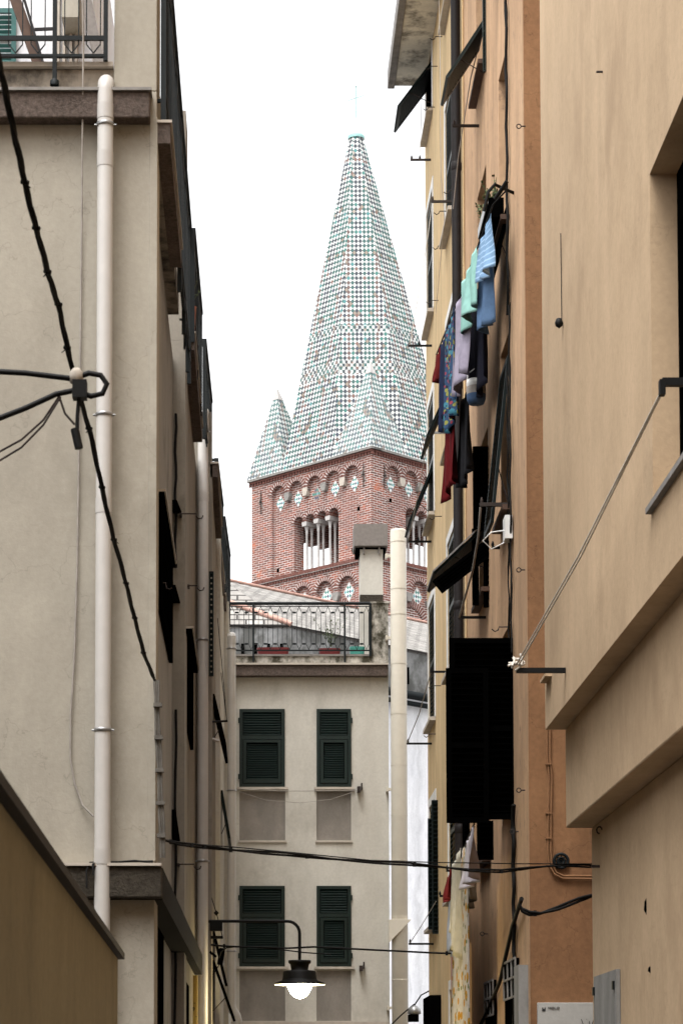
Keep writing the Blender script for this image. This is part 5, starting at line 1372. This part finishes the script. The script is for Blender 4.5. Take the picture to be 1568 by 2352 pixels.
# ================================================================== added block behind the viewpoint, unseen, shades the near walls
bk = thing('blocker', 'added unseen tenement closing the alley behind the viewpoint', 'building', (0, -8, 0))
q = MB(); hol = []
for i in range(-3, 4):
    for j in range(5): hol.append([(i*3.2-.5, 2+j*3.1), (i*3.2+.5, 2+j*3.1), (i*3.2+.5, 3.7+j*3.1), (i*3.2-.5, 3.7+j*3.1)])
q.plate([(-14, -.5), (14, -.5), (14, 19), (-14, 19)], hol, lambda u, z, w: Vector((u, -6 - w, z)), 0, .3, mi=0)
build('wall', q, M['peach'], bk)  # front of the added block, out of view
q = MB(); q.box(-9, -5.4, -6, 14.2, -1, 7); build('side_blocker', q, M['beige_dark'], bk)  # added low block, out of view, cuts sky light from the left
for i in range(-3, 4):
    for j in range(5): q = MB(); q.box(i*3.2-.498, i*3.2+.498, -6.15, -6.12, 2.002+j*3.1, 3.698+j*3.1); build('shutter', q, M['green_dark'], bk)  # shutters of the added block, out of view

# ================================================================== cables across the alley
def cable(pts, r, lab, mat='cable', strands=1, clamps=(), cat='cable'):
    q = MB()
    for s_ in range(strands):
        P = []
        for i in range(len(pts)-1):
            for j in range(6):
                t = j/6; p = pts[i].lerp(pts[i+1], t); k = i*6+j
                P.append(p + Vector((0, 0, (r*1.1 if strands > 1 else 0)*sin(k*.17 + s_*pi))) + Vector((0, r*cos(k*.17+s_*pi)*(strands > 1), 0)))
        P.append(pts[-1]); q.tube(P, r, 7)
    for c in clamps:
        i = int(c); p = pts[i].lerp(pts[min(i+1, len(pts)-1)], c-i); q.box(p.x-.012, p.x+.012, p.y-.012, p.y+.012, p.z-r*2, p.z+r*2)
    return build('cable', q, M[mat], None, lab, cat)
def Yl(x): return 14.6 + (17.0-14.6)*(x-375)/(985)
cable([PY(x, y, Yl(x)) for x, y in ((375, 1929), (412, 1938), (470, 1945), (530, 1952), (600, 1958), (660, 1962), (750, 1972), (850, 1980), (930, 1984), (1000, 1990), (1080, 1999), (1150, 2001), (1220, 1993), (1290, 1987), (1365, 1990))], .0075, 'thick black cable strung right across the alley above the lamp', strands=2, clamps=(.5, 1.5, 2, 3, 5.5, 8.3, 11))
cable([PY(x, y, Yl(x)) for x, y in ((430, 1938), (530, 1945), (660, 1957), (850, 1976), (1000, 1981), (1200, 1984), (1365, 1984))], .004, 'thin wire running just above the thick cable across the alley')
cable([PY(x, y, 22.5) for x, y in ((484, 2170), (500, 2172), (530, 2174), (600, 2176), (660, 2178), (720, 2175), (800, 2179), (900, 2184), (1000, 2189), (1036, 2190))], .010, 'black cable crossing the alley at the height of the street lamp', clamps=(1.5, 8.7))
cable([PY(x, y, 23.6) for x, y in ((503, 2200), (508, 2186), (520, 2177), (545, 2174), (620, 2178), (700, 2188), (760, 2192))], .007, 'looped black lead below the street lamp arm')
cable([PY(x, y, 18.5) for x, y in ((1192, 2077), (1198, 2090), (1215, 2098), (1240, 2098), (1280, 2086), (1330, 2066), (1362, 2056))], .012, 'black and grey cable pair sagging to the orange front', strands=2, clamps=(2.5,))
cable([Vector((RX-.04, Y, z)) for Y, z in ((20.15, EYE+1.75), (20.9, EYE+1.55), (22.0, EYE+1.1), (23.2, EYE+.85), (24.2, EYE+.7))], .02, 'dark cable running down the peach wall behind the lower washing')
# thick twisted cable in the foreground at the left, from a near bracket down to the house corner
pts = [(-8, 120, 7.6), (15, 215, 7.9), (38, 330, 8.2), (58, 420, 8.5), (84, 525, 8.8), (110, 625, 9.2), (135, 700, 9.6), (155, 800, 10), (175, 880, 10.3), (205, 985, 10.8), (235, 1120, 11.4), (262, 1240, 12), (290, 1340, 12.6), (310, 1420, 13.2), (330, 1500, 13.8), (356, 1562, 14.5)]
q = MB(); pp = [PY(*t) for t in pts]
for s_ in range(3):
    P = []
    for i in range(len(pp)-1):
        for j in range(5):
            k = i*5+j; a = k*.55 + s_*2.09; r = .0075
            P.append(pp[i].lerp(pp[i+1], j/5) + Vector((r*cos(a), 0, r*sin(a)*.5)))
    P.append(pp[-1]); q.tube(P, 0.0062 if s_ else .0085, 6)
for i in range(3, 15, 1):
    p = pp[i]; q.tube([p + Vector((-.014, 0, .006)), p + Vector((.014, -.008, -.004))], .010, 6)
    if i % 2: q.tube([p, p + Vector((random.uniform(-.03, .03), 0, -.02))], .003, 4)
build('twisted_cable', q, M['cable'], None, 'thick twisted black cable bundle slanting down across the near left wall', 'cable')
BYn = 9.4
lp = thing('cable_bracket', 'black looped iron stay with insulator at the left edge, out of focus', 'bracket', PY(190, 880, BYn))
q = MB()
q.tube([PY(-30, 852, BYn), PY(60, 857, BYn), PY(168, 870, BYn), PY(205, 857, BYn), PY(232, 862, BYn), PY(246, 882, BYn), PY(236, 904, BYn), PY(210, 910, BYn), PY(170, 897, BYn), PY(130, 905, BYn), PY(60, 937, BYn), PY(-30, 972, BYn)], .012, 10)
build('stay', q, M['iron_black'], lp)
q = MB(); q.lathe(PY(176, 868, BYn), [(0, -.03), (.028, -.02), (.03, .02), (.015, .04), (0, .045)], 14); build('insulator', q, M['sill'], lp)
q = MB(); p = PY(184, 892, BYn); q.box(p.x-.03, p.x+.03, BYn-.03, BYn+.03, p.z-.045, p.z+.03); q.tube([p, p + Vector((-.01, 0, -.12)), PY(178, 985, BYn)], .009, 6); q.tube([PY(172, 985, BYn), PY(182, 1030, BYn)], .018, 8); build('clamp', q, M['iron_black'], lp)
q = MB()
for o in (0, 22): q.tube([PY(140, 905+o*.3, BYn), PY(100, 965+o*.5, BYn), PY(50, 1010+o*.8, BYn), PY(-20, 1048+o, BYn)], .005, 6)
q.tube([PY(138, 915, BYn), PY(150, 950, BYn), PY(172, 975, BYn)], .005, 6); build('tail_wires', q, M['rust'], lp)
